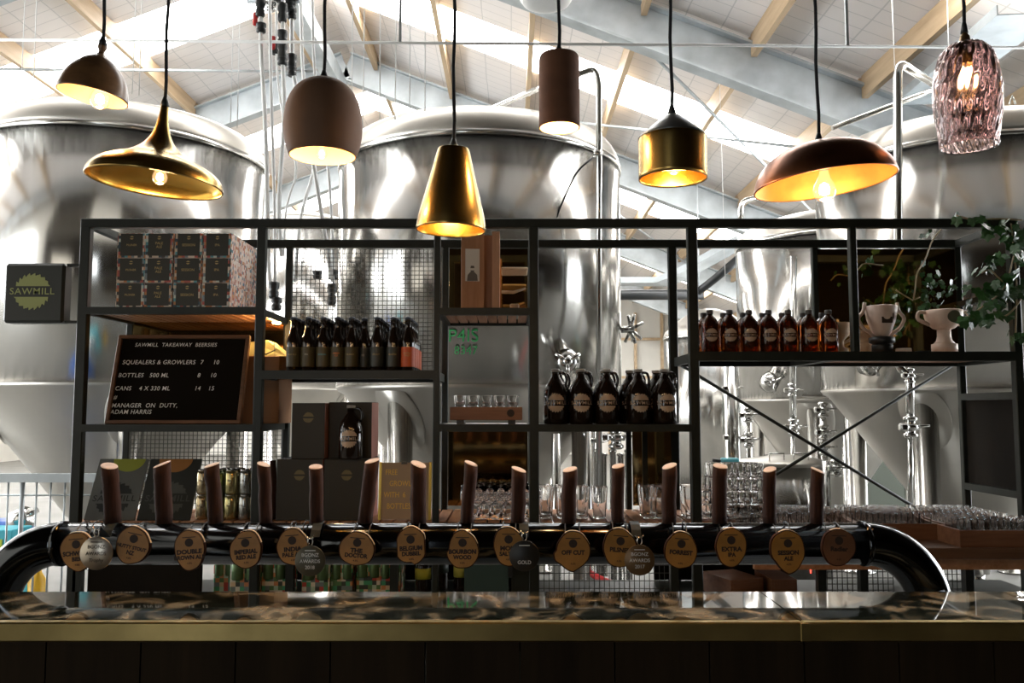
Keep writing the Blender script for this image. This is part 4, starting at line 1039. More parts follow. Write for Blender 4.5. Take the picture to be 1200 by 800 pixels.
part('cup', MB().lathe([(.04, 0), (.04, .03), (.02, .04), (.02, .07), (.045, .1), (.055, .16), (.05, .16), (0, .08)], 20), pine, t); part('twig_handle', MB().tube(bend([(.055, 0, .16), (.07, 0, .12), (.06, 0, .08), (.02, 0, .06)], .02), .007, 8), pine, t)
t = thing('wood_trophy_piece', 'yellowish carved cup half hidden behind the twig handled trophy', 'trophy', (X(1016, 408, DF + .3), DF + .33, zE1))
part('cup', MB().lathe([(.05, 0), (.045, .06), (.03, .07), (.07, .10), (.08, .13), (.07, .13), (0, .09)], 20), pine, t)
# --- posters
def poster(label, pxl, pxr, pyt, lean, mat, inkm, circle, ccol, ccx):
    D = DF + .04; y0p = ypix(zBench, D); a, b = at(pxl, y0p, D), at(pxr, y0p, D); D2_ = D + lean
    h = Z(pyt, D2_) - zBench; H_ = math.hypot(h, lean); an = math.atan2(lean, h); w = b.x - a.x
    t = thing('blade_logo_poster', label, 'poster', ((a.x + b.x) / 2, D, zBench + .002), (-an, 0, 0))
    part('board', MB().box((0, .006, H_ / 2), (w, .012, H_)), mat, t)
    m_ = logo_mb(w * .36, 26); m_.v = [(x, -.0012, z + H_ * .34) for x, y, z in m_.v]; part('printed_logo', m_, inkm, t)
    m_ = MB(); pts = []; r = w * .33
    n = 20; pts = [(ccx * w + r * math.cos(PI + PI * k_ / n), H_ - .001 + r * .85 * math.sin(PI + PI * k_ / n)) for k_ in range(n + 1)]
    m_.add([(x, -.0010, z) for x, z in pts], [list(range(len(pts)))]); part('printed_circle', m_, ccol, t)
poster('grey poster with black blade logo and a green half circle, leaning at the left', 98, 157, 538, .14, basic('grey_card', (.105, .11, .10), .5), basic('poster_black', (.012, .014, .012), .5), True, basic('lime_print', (.27, .30, .03), .5), .12)
poster('near black poster with dark grey blade logo, right of the grey poster', 160, 222, 538, .14, basic('black_card', (.022, .024, .02), .45), basic('poster_grey', (.07, .075, .065), .5), True, basic('rust_print', (.30, .13, .03), .5), .0)
# --- cans two high
def can_mats(c): return basic('can_' + c[0], c[1], .25, .9, .15, 10)
cans = [('gold', (.55, .45, .28)), ('green', (.32, .42, .22)), ('yellow', (.58, .52, .26)), ('silver', (.5, .52, .5)), ('brown', (.14, .12, .08))]
gC = 'beer cans stacked two high on the bench'
cpx = [237, 253, 270, 287, 299]
clook = ['gold', 'pale green', 'yellow green', 'silver grey', 'dark bronze']
for i, (nm, col) in enumerate(cans):
    x = X(cpx[i], 590, DF + .08)
    r, h = .030, .115
    t = thing('beer_can', '%s beer can, lower front of its stack' % clook[i].capitalize(), 'can', (x, DF + .08, zBench + .001), group=gC)
    part('body', MB().lathe([(0, .002), (.022, 0), (.026, .003), (r, .012), (r, h - .018), (.024, h - .003)], 24), can_mats((nm, col)), t)
    part('lid', MB().lathe([(.024, h - .004), (.0255, h - .001), (.0245, h), (.022, h - .003), (0, h - .003)], 24), chrome, t)
    m_ = text_mb(['PALE', 'HAZY', 'IPA', 'PILS', 'DARK'][i], .014, bold=.01); part('lettering', wrap(m_, r, .0006), ink, t, None, (0, 0, .065))
    for lev in (0, 1):
        for d in range(3):
            if lev == 0 and d == 0: continue
            dup(t, (x + (.002 if lev else 0), DF + .08 + d * .066, zBench + .001 + lev * .1165), None, '%s beer can, %s of its stack, %s row' % (clook[i].capitalize(), ['bottom', 'top'][lev], ['front', 'second', 'third'][d]))
solo('branch_offcut', MB().tube([(0, 0, 0), (.004, 0, .15), (-.004, 0, .275)], [.018, .016, .015], 10), bark, 'reddish bark branch offcut standing on the bench beside the cans', 'branch', (X(319, 612, DF + .1), DF + .1, zBench))
# --- free growler sign
D = DF + .06; a, b = at(443, ypix(zBench, D), D), at(505, ypix(zBench, D), D); h = Z(541, D + .03) - zBench; w = b.x - a.x
t = thing('promotion_sign', 'tan promotion sign with gold lettering in a gold frame, half behind a tap handle', 'sign', ((a.x + b.x) / 2, D, zBench), (-.1, 0, 0))
part('panel', MB().box((0, 0, h / 2), (w - .02, .006, h - .004)), basic('tan_card', (.40, .29, .19), .6), t)
goldm = basic('gold_frame', (.55, .38, .08), .35, .8)
part('frame', MB().box((-w / 2 + .006, 0, h / 2), (.012, .014, h)).box((w / 2 - .006, 0, h / 2), (.012, .014, h)), goldm, t)
part('clip', MB().box((-.005, -.006, h - .004), (.028, .012, .012)), blackp, t)
for k_, (tx, xo) in enumerate((('FREE', -.075), ('GROWLER', -.055), ('WITH  6', -.08), ('BOTTLES', -.065))):
    m_ = text_mb(tx, .036, 'LEFT', 0, .006, .78); m_.v = [(x + xo - .02, -.0045, z + h * (.82 - .195 * k_)) for x, y, z in m_.v]; part('lettering', m_, basic('gold_letters', (.85, .55, .10), .5), t)
# --- glassware on the bench
def tumbler(name, r0, r1, h, n=14): return MB().lathe(glass_prof(r0, r1, h), n).mesh(name, glass)
pint = tumbler('pint_glass', .029, .041, .15); stem = MB().lathe([(0, 0), (.032, 0), (.032, .003), (.005, .008), (.004, .05), (.012, .06), (.034, .09), (.036, .12), (.029, .16), (.027, .16), (.033, .12), (.031, .09), (.01, .064), (0, .062)], 14).mesh('stemmed_glass', glass)
for r_ in range(3):
    for k_ in range(6):
        o = link('stemmed_glass', stem, None, (X(548 + k_ * 13, 600, DF + .1) + (.02 if r_ % 2 else 0), DF + .1 + r_ * .085, zBench)); tag(o, 'clear stemmed beer glass on the slatted bench before the bronze mirror', 'glass', 'stemmed glasses on the slatted bench')
for r_ in range(2):
    for k_ in range(4):
        if k_ == 3 and r_: continue
        o = link('pint_glass', pint, None, (X(640 + k_ * 21, 600, DF + .1), DF + .12 + r_ * .10, zBench)); tag(o, 'tall clear pint glass on the bench below the large flagons', 'glass', 'pint glasses below the large flagons')
for r_ in range(2):
    for k_ in range(3):
        o = link('pint_glass', pint, None, (X(762 + k_ * 15 + 20 * (k_ > 1), 600, DF + .1), DF + .12 + r_ * .11, zBench)); tag(o, 'tall clear pint glass on the bench before the narrow bronze mirror', 'glass', 'pint glasses before the narrow mirror')
tum = tumbler('stacking_tumbler', .028, .036, .075)
for k_ in range(5):
    for lev in range(4 if k_ not in (0,) else 3):
        for r_ in range(2):
            o = link('stacking_tumbler', tum, None, (X(828 + k_ * 14.5 + (4 if k_ > 1 else 0), 590, DF + .1), DF + .14 + r_ * .09, zBench + lev * .0605 + .0005 * lev)); tag(o, 'clear tumbler in the towers of tumblers right of the thick post', 'glass', 'stacked clear tumblers')
# trays of small glasses at the right
tray_wood = woodmat('tray_timber', (.16, .065, .03), (.30, .14, .07), 0, 3, .55)
tg_ = tumbler('small_tasting_glass', .0225, .0275, .075, 14)
def tray(label, xc, y, z, w, d, nx, ny, gl, dz=.0):
    t = thing('glass_tray', label, 'tray', (xc, y, z))
    part('tray', MB().box((0, 0, .02), (w, d, .04)).box((0, -d / 2 + .008, .056), (w, .016, .032)).box((0, d / 2 - .008, .056), (w, .016, .032)).box((-w / 2 + .008, 0, .056), (.016, d - .034, .032)).box((w / 2 - .008, 0, .056), (.016, d - .034, .032)), tray_wood, t)
    for i in range(nx):
        for j in range(ny):
            o = link('small_tasting_glass', tg_, None, (xc - w / 2 + .045 + i * (w - .09) / (nx - 1), y - d / 2 + .042 + j * (d - .084) / (ny - 1), z + .0405)); tag(o, gl, 'glass', gl + ' group')
zt_ = Z(641, 3.8)
tray('front wooden tray full of small glasses at the right edge of the bench', 2.165, 3.86, zR, .44, .20, 7, 3, 'small clear glass in the front wooden tray')
tray('rear wooden tray full of small glasses, left of the front tray', 1.785, 4.185, zR, .36, .42, 6, 6, 'small clear glass in the rear wooden tray')
tray('wooden tray of small glasses behind the right tap handles', 1.32, 4.185, zR, .56, .42, 9, 6, 'small clear glass in the tray behind the tap handles')
tray('short wooden tray of small glasses beside the right shelf post', 2.15, 4.185, zR, .33, .42, 5, 6, 'small clear glass in the short tray beside the right post')
# ---- below the bench: multipack cartons, bottles, wood blocks
zl = zlow - .014
for i, (a_, b_, y_) in enumerate(((240, 265, .12), (268, 302, .02), (304, 333, .04), (352, 385, .02), (386, 411, .04), (415, 443, .06), (444, 467, .05))):
    w = X(b_, 680, DF + y_) - X(a_, 680, DF + y_); hgt = Z(657 if i != 5 else 655, DF) - zl
    t = thing('can_multipack', 'patchwork multipack of beer cans under the bench, %s from the left' % ORD[i], 'carton', ((X(a_, 680, DF) + X(b_, 680, DF)) / 2, DF + y_ + .1, zl), group='patchwork multipacks under the bench')
    part('carton', MB().box((0, 0, hgt / 2), (w, .2, hgt), 0, None, .002), can_patch, t)
    cc = MB()
    for q in (-1, 1): cc.lathe([(w * .2, 0), (w * .22, .004), (w * .22, hgt * .4), (w * .18, hgt * .46)], 14, (q * w * .25, -.092, hgt * .5))
    part('can', cc, basic('green_can', (.10, .17, .07), .35, .5), t)
for i, (px, yy) in enumerate(((494, .05), (540, .1), (598, .1), (515, .2))):
    col = [(.5, .5, .05), (.55, .55, .1), (.5, .55, .5), (.02, .03, .02)][i]
    t = thing('wine_bottle', ['dark wine bottle with a yellow neck foil, left in the under bench fridge', 'dark wine bottle with a lime label, middle of the under bench fridge', 'dark wine bottle with a pale label in the fridge behind the black medal', 'plain dark wine bottle at the back of the under bench fridge'][i], 'bottle', (X(px, 690, DF + yy), DF + yy + .06, zl))
    part('glass', MB().lathe([(0, 0), (.037, .0), (.038, .01), (.038, .13), (.03, .16), (.015, .18), (.0145, .235), (0, .235)], 20), brownglass, t)
    part('foil', MB().lathe([(.0152, .185), (.0156, .236), (0, .238)], 16), basic('foil_%d' % i, col, .4, .3), t); part('label', MB().lathe([(.0386, .08), (.0386, .13)], 20), basic('wlabel_%d' % i, col, .5), t)
for i, (a_, b_) in enumerate(((845, 880), (905, 925))):
    t = solo('timber_crate', MB().box((0, 0, .045), (X(b_, 680, DF) - X(a_, 680, DF) + .04, .24, .09)).box((0, -.121, .045), (X(b_, 680, DF) - X(a_, 680, DF) + .02, .004, .06)), tray_wood, ['small timber crate standing askew under the bench', 'timber crate right of the askew one under the bench'][i], 'crate', ((X(a_, 680, DF) + X(b_, 680, DF)) / 2 + .02, DF + .15, zl + .0), rot=(0, 0, [.35, .05][i]))
mbk = MB().lathe([(.0, 0), (.015, 0), (.020, .006), (.017, .006), (.012, .003), (0, .003)], 24)
solo('clear_dish', mbk, glass, 'small clear dish at the right end of the bar counter', 'dish', (X(1180, 690, 2.0) , 1.93, Z(692, 1.98) + .0005))

# ================================================================== VINE
leafm = basic('vine_leaf', (.02, .075, .015), .38, 0, .35, 12); stemm = basic('vine_stem', (.30, .22, .12), .6)
def leaf(mb_, p, s_, yaw, pitch, roll):
    pts = [(0, 0), (.28, -.1), (.5, .12), (.42, .35), (.55, .6), (.25, .66), (.0, 1.0), (-.25, .66), (-.55, .6), (-.42, .35), (-.5, .12), (-.28, -.1)]
    M = Matrix.Rotation(yaw, 3, 'Z') @ Matrix.Rotation(pitch, 3, 'X') @ Matrix.Rotation(roll, 3, 'Y')
    vs = [Vector((0, .35, -.06))] + [Vector((x, y, -.25 * x * x - .18 * (y - .35) ** 2)) for x, y in pts]
    vs = [M @ (v * s_) + Vector(p) for v in vs]
    n = len(pts); mb_.add(vs, [[0, 1 + k_, 1 + (k_ + 1) % n] for k_ in range(n)])
o = at(1190, 300, 4.0)
v = thing('climbing_vine', 'climbing vine with dark green leaves winding round the right shelf post', 'plant', tuple(o))
rr = random.Random(3)
stems = [[(1198, 258), (1170, 256), (1140, 258), (1120, 252)], [(1188, 300), (1178, 340), (1150, 360), (1135, 372)], [(1200, 345), (1190, 360), (1178, 372), (1168, 366)], [(1185, 262), (1192, 330), (1190, 395)], [(1175, 330), (1160, 315), (1150, 320)]]
sm = MB(); fm = MB()
for s_ in stems:
    pts = [at(x, y, 3.93 + rr.uniform(-.02, .04)) - o for x, y in s_]; sm.tube(bend(pts, .1), .004, 6)
for (px, py, n, sp) in ((1190, 270, 14, 10), (1165, 335, 12, 12), (1185, 345, 14, 10), (1148, 262, 9, 10), (1180, 262, 12, 12), (1168, 300, 8, 9), (1178, 325, 12, 12), (1156, 312, 8, 8), (1150, 345, 14, 12), (1172, 350, 10, 12), (1138, 368, 9, 9), (1192, 300, 12, 10), (1196, 340, 10, 8), (1160, 372, 6, 8), (1122, 253, 3, 3), (1192, 390, 6, 8)):
    for k_ in range(n):
        p = at(px + rr.gauss(0, sp * .7), py + rr.gauss(0, sp * .6), 3.92 + rr.uniform(-.1, .12)) - o
        leaf(fm, p, rr.uniform(.035, .062), rr.uniform(0, 6.3), rr.uniform(-2.4, -.6), rr.uniform(-.6, .6))
part('stem', sm, stemm, v); part('leaves', fm, leafm, v)
o = at(1080, 330, 4.3)
v = thing('bare_vine_twig', 'bare twig with a few small leaves before the dark mirror, above the trophies', 'plant', tuple(o))
sm = MB(); fm = MB()
for s_ in ([(1103, 268), (1092, 282), (1084, 305), (1074, 320), (1073, 335), (1070, 352), (1078, 348)], [(1070, 352), (1058, 345), (1050, 340)], [(1005, 316), (1012, 308), (1035, 311)]):
    sm.tube(bend([at(x, y, 4.3) - o for x, y in s_], .05), .0035, 6)
for (px, py, n, sp) in ((1085, 275, 5, 5), (1048, 342, 5, 5), (1022, 305, 6, 6), (1095, 330, 34, 12), (1105, 345, 22, 12), (1080, 355, 14, 10), (1055, 383, 8, 6)):
    for k_ in range(n):
        p = at(px + rr.gauss(0, sp), py + rr.gauss(0, sp), 4.3 + rr.uniform(-.06, .12)) - o; leaf(fm, p, rr.uniform(.02, .04), rr.uniform(0, 6.3), rr.uniform(-2.4, -.6), rr.uniform(-.6, .6))
part('stem', sm, stemm, v); part('leaves', fm, leafm, v)

# ================================================================== BLADE LOGO SIGN at left
D = 4.0; a, b = at(2, 378, D), at(76, 308, D)
t = thing('projecting_logo_sign', 'black projecting sign box with a yellow green saw blade logo at the far left', 'sign', ((a.x + b.x) / 2, D, a.z))
w, h = b.x - a.x, b.z - a.z
part('sign_box', MB().box((0, .04, h / 2), (w, .08, h), 0, None, .012), basic('sign_black', (.016, .02, .016), .45), t)
m_ = logo_mb(.088, 34); m_.v = [(x - .006, -.0016, z + h * .52) for x, y, z in m_.v]; part('printed_logo', m_, basic('lime_sign', (.36, .40, .14), .5), t)
part('bracket', MB().box((w / 2 + .045, .035, h - .006), (.09, .03, .012)).box((w / 2 + .045, .035, .006), (.09, .03, .012)), black_steel, t)

# ================================================================== BAR COUNTER
Df, Db = 1.69, 1.975
zc_ = Z(729, Df); xl, xr = -2.2, 2.6
bc = thing('bar_counter', 'bar counter with dark marbled glossy top, brass edge and dark boarded front', 'counter', (0, Df, 0))
zcb = Z(692, Db)
xj = X(941, 740, Df)
part('top_slab', MB().box(((xl + xj) / 2, (Db - Df) / 2 + .009, zc_ - .012), (xj - xl - .0015, Db - Df - .018, .022), 0, None, .001), stone, bc)
part('top_slab', MB().box(((xr + xj) / 2, (Db - Df) / 2 + .009, zc_ - .012), (xr - xj - .0015, Db - Df - .018, .022), 0, None, .001), stone, bc)
hb_ = zc_ - Z(751, Df)
part('brass_edge', MB().box(((xl + xj) / 2, .006, zc_ - hb_ / 2), (xj - xl, .022, hb_ + .002), 0, None, .003), brass_edge, bc, 'aged brass edge strip')
part('brass_edge', MB().box(((xr + xj) / 2, .006, zc_ - hb_ / 2), (xr - xj, .022, hb_ + .002), 0, None, .003), brass_edge, bc, 'aged brass edge strip')
part('brass_joint', MB().box((xj + .003, -.004, zc_ - hb_ / 2), (.018, .006, hb_ - .001), 0, None, .001), brass_edge, bc)
fp = MB(); nx = 26
for k_ in range(nx): x = xl + (xr - xl) * (k_ + .5) / nx; fp.box((x, .03, (zc_ - .03) / 2), ((xr - xl) / nx - .003, .03, zc_ - .03))
part('front_boards', fp, dark_wall, bc)
part('under_frame', MB().box(((xl + xr) / 2, .14, zc_ - .045), (xr - xl, .2, .04)), dark_wall, bc)

# ================================================================== TAP PIPE
Dp = 2.035; zp = (Z(612.5, Dp - .0) + Z(661, Dp)) / 2; pr_ = (Z(612.5, Dp) - Z(661, Dp)) / 2
gloss = basic('black_gloss_pipe', (.055, .06, .065), .12, 1)
tp = thing('tap_pipe', 'thick black glossy pipe bending down to the bar at both ends', 'tap font', (0, Dp, 0))
xpl, xpr = X(73, 636, Dp), X(1012, 636, Dp)
part('pipe', MB().tube([(xpl, 0, zp), (xpr, 0, zp)], pr_, 48), gloss, tp)
def elbow(x0_, sgn):
    pts = []; Rb = .15
    for k_ in range(25):
        a = PI / 2 * k_ / 24; pts.append((x0_ + sgn * Rb * math.sin(a), 0, zp - Rb + Rb * math.cos(a)))
    pts.append((x0_ + sgn * Rb, 0, 0.0)); return MB().tube(pts, pr_ * 1.04, 40)
part('elbow', elbow(xpl, -1), gloss, tp); part('elbow', elbow(xpr, 1), gloss, tp)
for x in (xpl, xpr):
    part('collar', MB().tube([(x - .006, 0, zp), (x + .006, 0, zp)], pr_ * 1.09, 40), gloss, tp)
part('pedestal', MB().box((0, 0, .25), (.001, .001, .5)), black_steel, tp) if False else None
# tap handles
hs = [(128, 545, 133, 19), (190, 543, 192, 19), (248, 544, 253, 17), (309, 543, 312, 15), (370, 546, 371, 16), (436, 539, 428, 17), (490.5, 543, 490, 18), (552, 542, 547, 15), (608, 549, 607, 17), (668, 549, 666, 17), (724.5, 545, 724, 15), (784.5, 545, 784, 17), (844, 545, 843, 17), (902, 549, 901, 15), (958, 550, 957, 15)]
for i, (px, py, pxb, wd) in enumerate(hs):
    b = at(pxb, 613, Dp); tpz = at(px, py, Dp)
    zb = zp + pr_
    t = bpy.data.objects.new('tap_handle', None); C.objects.link(t); t.parent = tp; t.location = (b.x, 0, zb - .002); t.empty_display_size = .05; t['label'] = 'bark covered branch tap handle, %s from the left' % ORD[i]
    top = Vector((tpz.x - b.x, 0, tpz.z - zb)); r_ = wd * Dp / 2000
    pts = [Vector((0, 0, .002)) + top * u + Vector((R.uniform(-.0015, .0015), R.uniform(-.0015, .0015), 0)) for u in (0, .15, .4, .6, .8)] + [top]
    rs = [r_ * .98, r_ * 1.0, r_ * 1.03, r_ * .98, r_ * 1.02, r_]
    m_ = MB().tube(pts, rs, 16)
    sl_ = R.choice([-.35, .3, 0, .2, -.1]);  # slanted cut top
    nn = 16
    for q in range(len(m_.v)):
        if q >= 5 * nn and q < 6 * nn: x, y, z = m_.v[q]; m_.v[q] = (x, y, z + (x - top.x) * sl_ + (y) * .24)
    part('branch', m_, bark, t)
    ring = m_.v[5 * nn:6 * nn]; cf = MB(); cv = sum((Vector(q) for q in ring), Vector()) / nn
    cf.add([cv + Vector((0, 0, .002))] + [cv + (Vector(q) - cv) * .93 + Vector((0, 0, .0016)) for q in ring] + [Vector(q) for q in ring], [[0, 1 + q, 1 + (q + 1) % nn] for q in range(nn)] + [[1 + q, 1 + nn + q, 1 + nn + (q + 1) % nn, 1 + (q + 1) % nn] for q in range(nn)])
    part('cut_face', cf, cutwood, t, 'pale sawn top')
    part('ferrule', MB().lathe([(r_ * .6, -.004), (r_ * .6, .006)], 14), black_steel, t)
# badges
wire_m = basic('dark_steel_wire', (.03, .028, .025), .4, .3)
bd = [(90, 646, 19, 23, ('SCHWARZ', 'BIER')), (155, 639, 19.5, 22, ('NUTTY STOUT', 'NZ')), (222, 644, 18, 23, ('DOUBLE', 'BROWN ALE')), (288, 644, 18.5, 22, ('IMPERIAL', 'RED ALE')), (343, 641, 18.5, 22, ('INDIA', 'PALE ALE')), (418, 643, 20.5, 20, ('THE', 'DOCTOR')), (481.5, 640, 17, 22, ('BELGIUM', 'DUBBEL')), (542, 644, 18.5, 22.5, ('BOURBON', 'WOOD')), (596, 640, 18, 22.5, ('MOLE', 'SALTED')), (671.5, 645, 20, 22.5, ('OFF CUT', '')), (726.5, 642, 20, 22.5, ('PILSNER', '')), (798, 645, 18.5, 22, ('FORREST', '')), (857, 641, 18, 22.5, ('EXTRA', 'IPA')), (923.5, 645, 20.5, 23.5, ('SESSION', 'ALE')), (983, 641, 20, 21, ('Radler', ''))]
Dm = Dp - pr_ - .022; s_ = Dm / 1000
looksb = ['SCHWARZ BIER', 'two line slanted print', 'faint small print', 'IMPERIAL RED ALE', 'print partly covered by a grey medal', 'wide squat outline and DOCTOR print', 'squared top and BELGIUM print', 'reddish face and broken left edge', 'print half covered by a black medal', 'OFF CUT print and pointed chin', 'single word half covered by a brown medal', 'olive tone and tapered top', 'orange tone and notched lower edge', 'egg shape, pointed at the bottom', 'dark red brown face and script word']
for i, (px, py, rw, rh, words) in enumerate(bd):
    c = at(px, py, Dm)
    t = thing('tap_badge', 'round wooden tap badge, %s from the left, %s' % (ORD[i], looksb[i] if 'print' in looksb[i] or 'face' in looksb[i] or 'tone' in looksb[i] or 'shape' in looksb[i] or 'word' in looksb[i] else 'reading ' + looksb[i]), 'badge', tuple(c), (R.uniform(-.04, .04) , R.uniform(-.09, .09) if i != 1 else .22, 0), group='wooden tap badges hanging on the pipe')
    q = random.Random(40 + i); ph = [q.uniform(0, 6.28) for _ in range(4)]
    poly = []
    for k_ in range(40):
        a = 2 * PI * k_ / 40; f_ = 1 + .03 * math.sin(2 * a + ph[0]) + .03 * math.sin(3 * a + ph[1]) + .012 * math.sin(7 * a + ph[2])
        x, z = rw * s_ * f_ * math.cos(a), rh * s_ * f_ * math.sin(a)
        if i in (9, 13) and z < -rh * s_ * .5: z *= 1.12 - .25 * abs(x) / (rw * s_)
        if i == 9 and x < -rw * s_ * .8 and z < 0 : x *= 1.15
        if i == 7 and x < -rw * s_ * .7 and z > 0: x *= .88
        if i == 6: 
            x = max(-rw * s_ * .97, min(rw * s_ * .97, x * 1.15))
            if z < -rh * s_ * .6 and x < 0: z *= .85
        poly.append((x, z))
    part('bark_rim', MB().prism([(x * 1.0, z * 1.0) for x, z in poly], .0005, .011), bark, t)
    fm_ = part('face', MB().prism([(x * .93, z * .94) for x, z in poly], -.001, .004), darkbadge if i == 14 else badgewood, t, 'sawn wood face')
    ed = MB(); hi = poly[2:14]; 
    ed.add([(x * 1.012, .0035 + .002, z * 1.012) for x, z in hi] + [(x * 1.012, .0105, z * 1.012) for x, z in hi] + [(x * .975, .0, z * .975) for x, z in hi], [[k_, k_ + 1, len(hi) + k_ + 1, len(hi) + k_] for k_ in range(len(hi) - 1)] + [[k_, 2 * len(hi) + k_, 2 * len(hi) + k_ + 1, k_ + 1] for k_ in range(len(hi) - 1)])
    part('pale_edge', ed, sapwood, t, 'pale shaved edge')
    lm = MB(); lm.box((0, -.0018, rh * s_ * .62), (rw * s_ * .85, .0006, .0018)); 
    disc(lm, 0, rh * s_ * .36, .0095, .0095, -.0018, 18)
    if words[0]: lm.merge(text_mb(words[0], .0135 if len(words[0]) < 9 else .0105, bold=.05, sx=.95 if len(words[0]) > 6 else 1.1), (0, -.0018, -rh * s_ * .10))
    if words[1]: lm.merge(text_mb(words[1], .0125, bold=.05, sx=.95), (0, -.0018, -rh * s_ * .38))
    lm.merge(text_mb('4.8%', .006, bold=.01), (0, -.0018, -rh * s_ * .66)); part('burnt_lettering', lm, ink, t)
    # wire rings: up from the badge over the pipe
    for q_, sx_ in enumerate((-.42, .42)):
        xx = rw * s_ * sx_; zz0 = rh * s_ * .80; off = Dp - Dm; zt0 = zp - c.z
        pts = [(xx, .004, zz0 - .003)]
        for k_ in range(9):
            a = math.radians(200 - k_ * 22); pts.append((xx + .004 * k_ / 8, off + (pr_ + .003) * math.cos(a), zt0 + (pr_ + .003) * math.sin(a)))
        pts = [pts[0]] + [p for p in pts[1:] if p[2] > zt0 + .012]
        part('wire_ring', MB().tube(pts, .0013, 6), wire_m, t)
# award medals
steelm = basic('brushed_medal', (.42, .38, .32), .3, .9, .15, 20)
for i, (px, py, r_, mt, words, lab, D_) in enumerate(((113, 648, 19, steelm, ('BGONZ', 'AWARDS', 'Trophy'), 'shiny steel award medal overlapping the first tap badge', 0), (363.5, 657, 17.5, basic('grey_medal', (.09, .085, .06), .4, .3), ('BGONZ', 'AWARDS', '2018'), 'dull grey award medal overlapping the fifth tap badge', 0), (614.5, 651, 17.5, basic('black_medal', (.012, .011, .009), .45), ('', '', 'GOLD'), 'black award medal overlapping the ninth tap badge', 0), (749.5, 656, 17.5, basic('bronze_medal', (.16, .10, .05), .4, .5), ('BGONZ', 'AWARDS', '2017'), 'bronze brown award medal overlapping the eleventh tap badge', 0))):
    Dq = Dm - .018; c = at(px, py, Dq); r = r_ * Dq / 1000
    t = thing('award_medal', lab, 'medal', tuple(c), group='award medals on straps')
    part('disc', MB().lathe([(0, -.002), (r * .97, -.002), (r, -.001), (r, .001), (r * .97, .002), (0, .002)], 40, rot=Matrix.Rotation(PI / 2, 3, 'X')), mt, t)
    lm = MB()
    for k_, wd_ in enumerate(words):
        if wd_: lm.merge(text_mb(wd_, .011, bold=.012, shear=.2 if wd_ == 'Trophy' else 0), (0, -.0026, r * (.38 - .40 * k_)))
    lm.box((0, -.0026, r * .68), (r * .7, .0004, .002))
    part('lettering', lm, white_print if i else ink, t)
    part('clasp', MB().tube(bend([(0, 0, r * .9), (-.006, -.003, r + .006), (-.004, -.003, r + .016), (.005, -.003, r + .016), (.006, -.003, r + .006), (.001, 0, r * .9)], .004), .0016, 6).tube([(-.009, -.002, r + .022), (-.006, -.002, r + .017), (.006, -.002, r + .017), (.009, -.002, r + .022)], .0016, 6), chrome, t)
    ztp = zp + pr_ - c.z; sw = .011; st_ = MB(); P = [(-.004, r + .018), (.004, ztp - pr_ * .55), (.012, ztp - pr_ * .2), (.02, ztp + .001)]
    offp = Dp - Dq
    P3 = [(0, -.001, r + .019)] + [(0, offp - (pr_ + .003) * math.cos(math.radians(a)), (zp - c.z) + (pr_ + .003) * math.sin(math.radians(a))) for a in (25, 45, 65, 85, 100)]
    for k_ in range(len(P3) - 1):
        a_, b_ = P3[k_], P3[k_ + 1]; st_.add([(-sw, a_[1], a_[2]), (sw, a_[1], a_[2]), (sw, b_[1], b_[2]), (-sw, b_[1], b_[2]), (-sw, a_[1] - .001, a_[2] + .001), (sw, a_[1] - .001, a_[2] + .001), (sw, b_[1] - .001, b_[2] + .001), (-sw, b_[1] - .001, b_[2] + .001)], [[0, 1, 2, 3], [7, 6, 5, 4], [0, 4, 5, 1], [1, 5, 6, 2], [2, 6, 7, 3], [3, 7, 4, 0]])
    part('strap', st_, basic('navy_strap', (.02, .03, .035), .7), t)

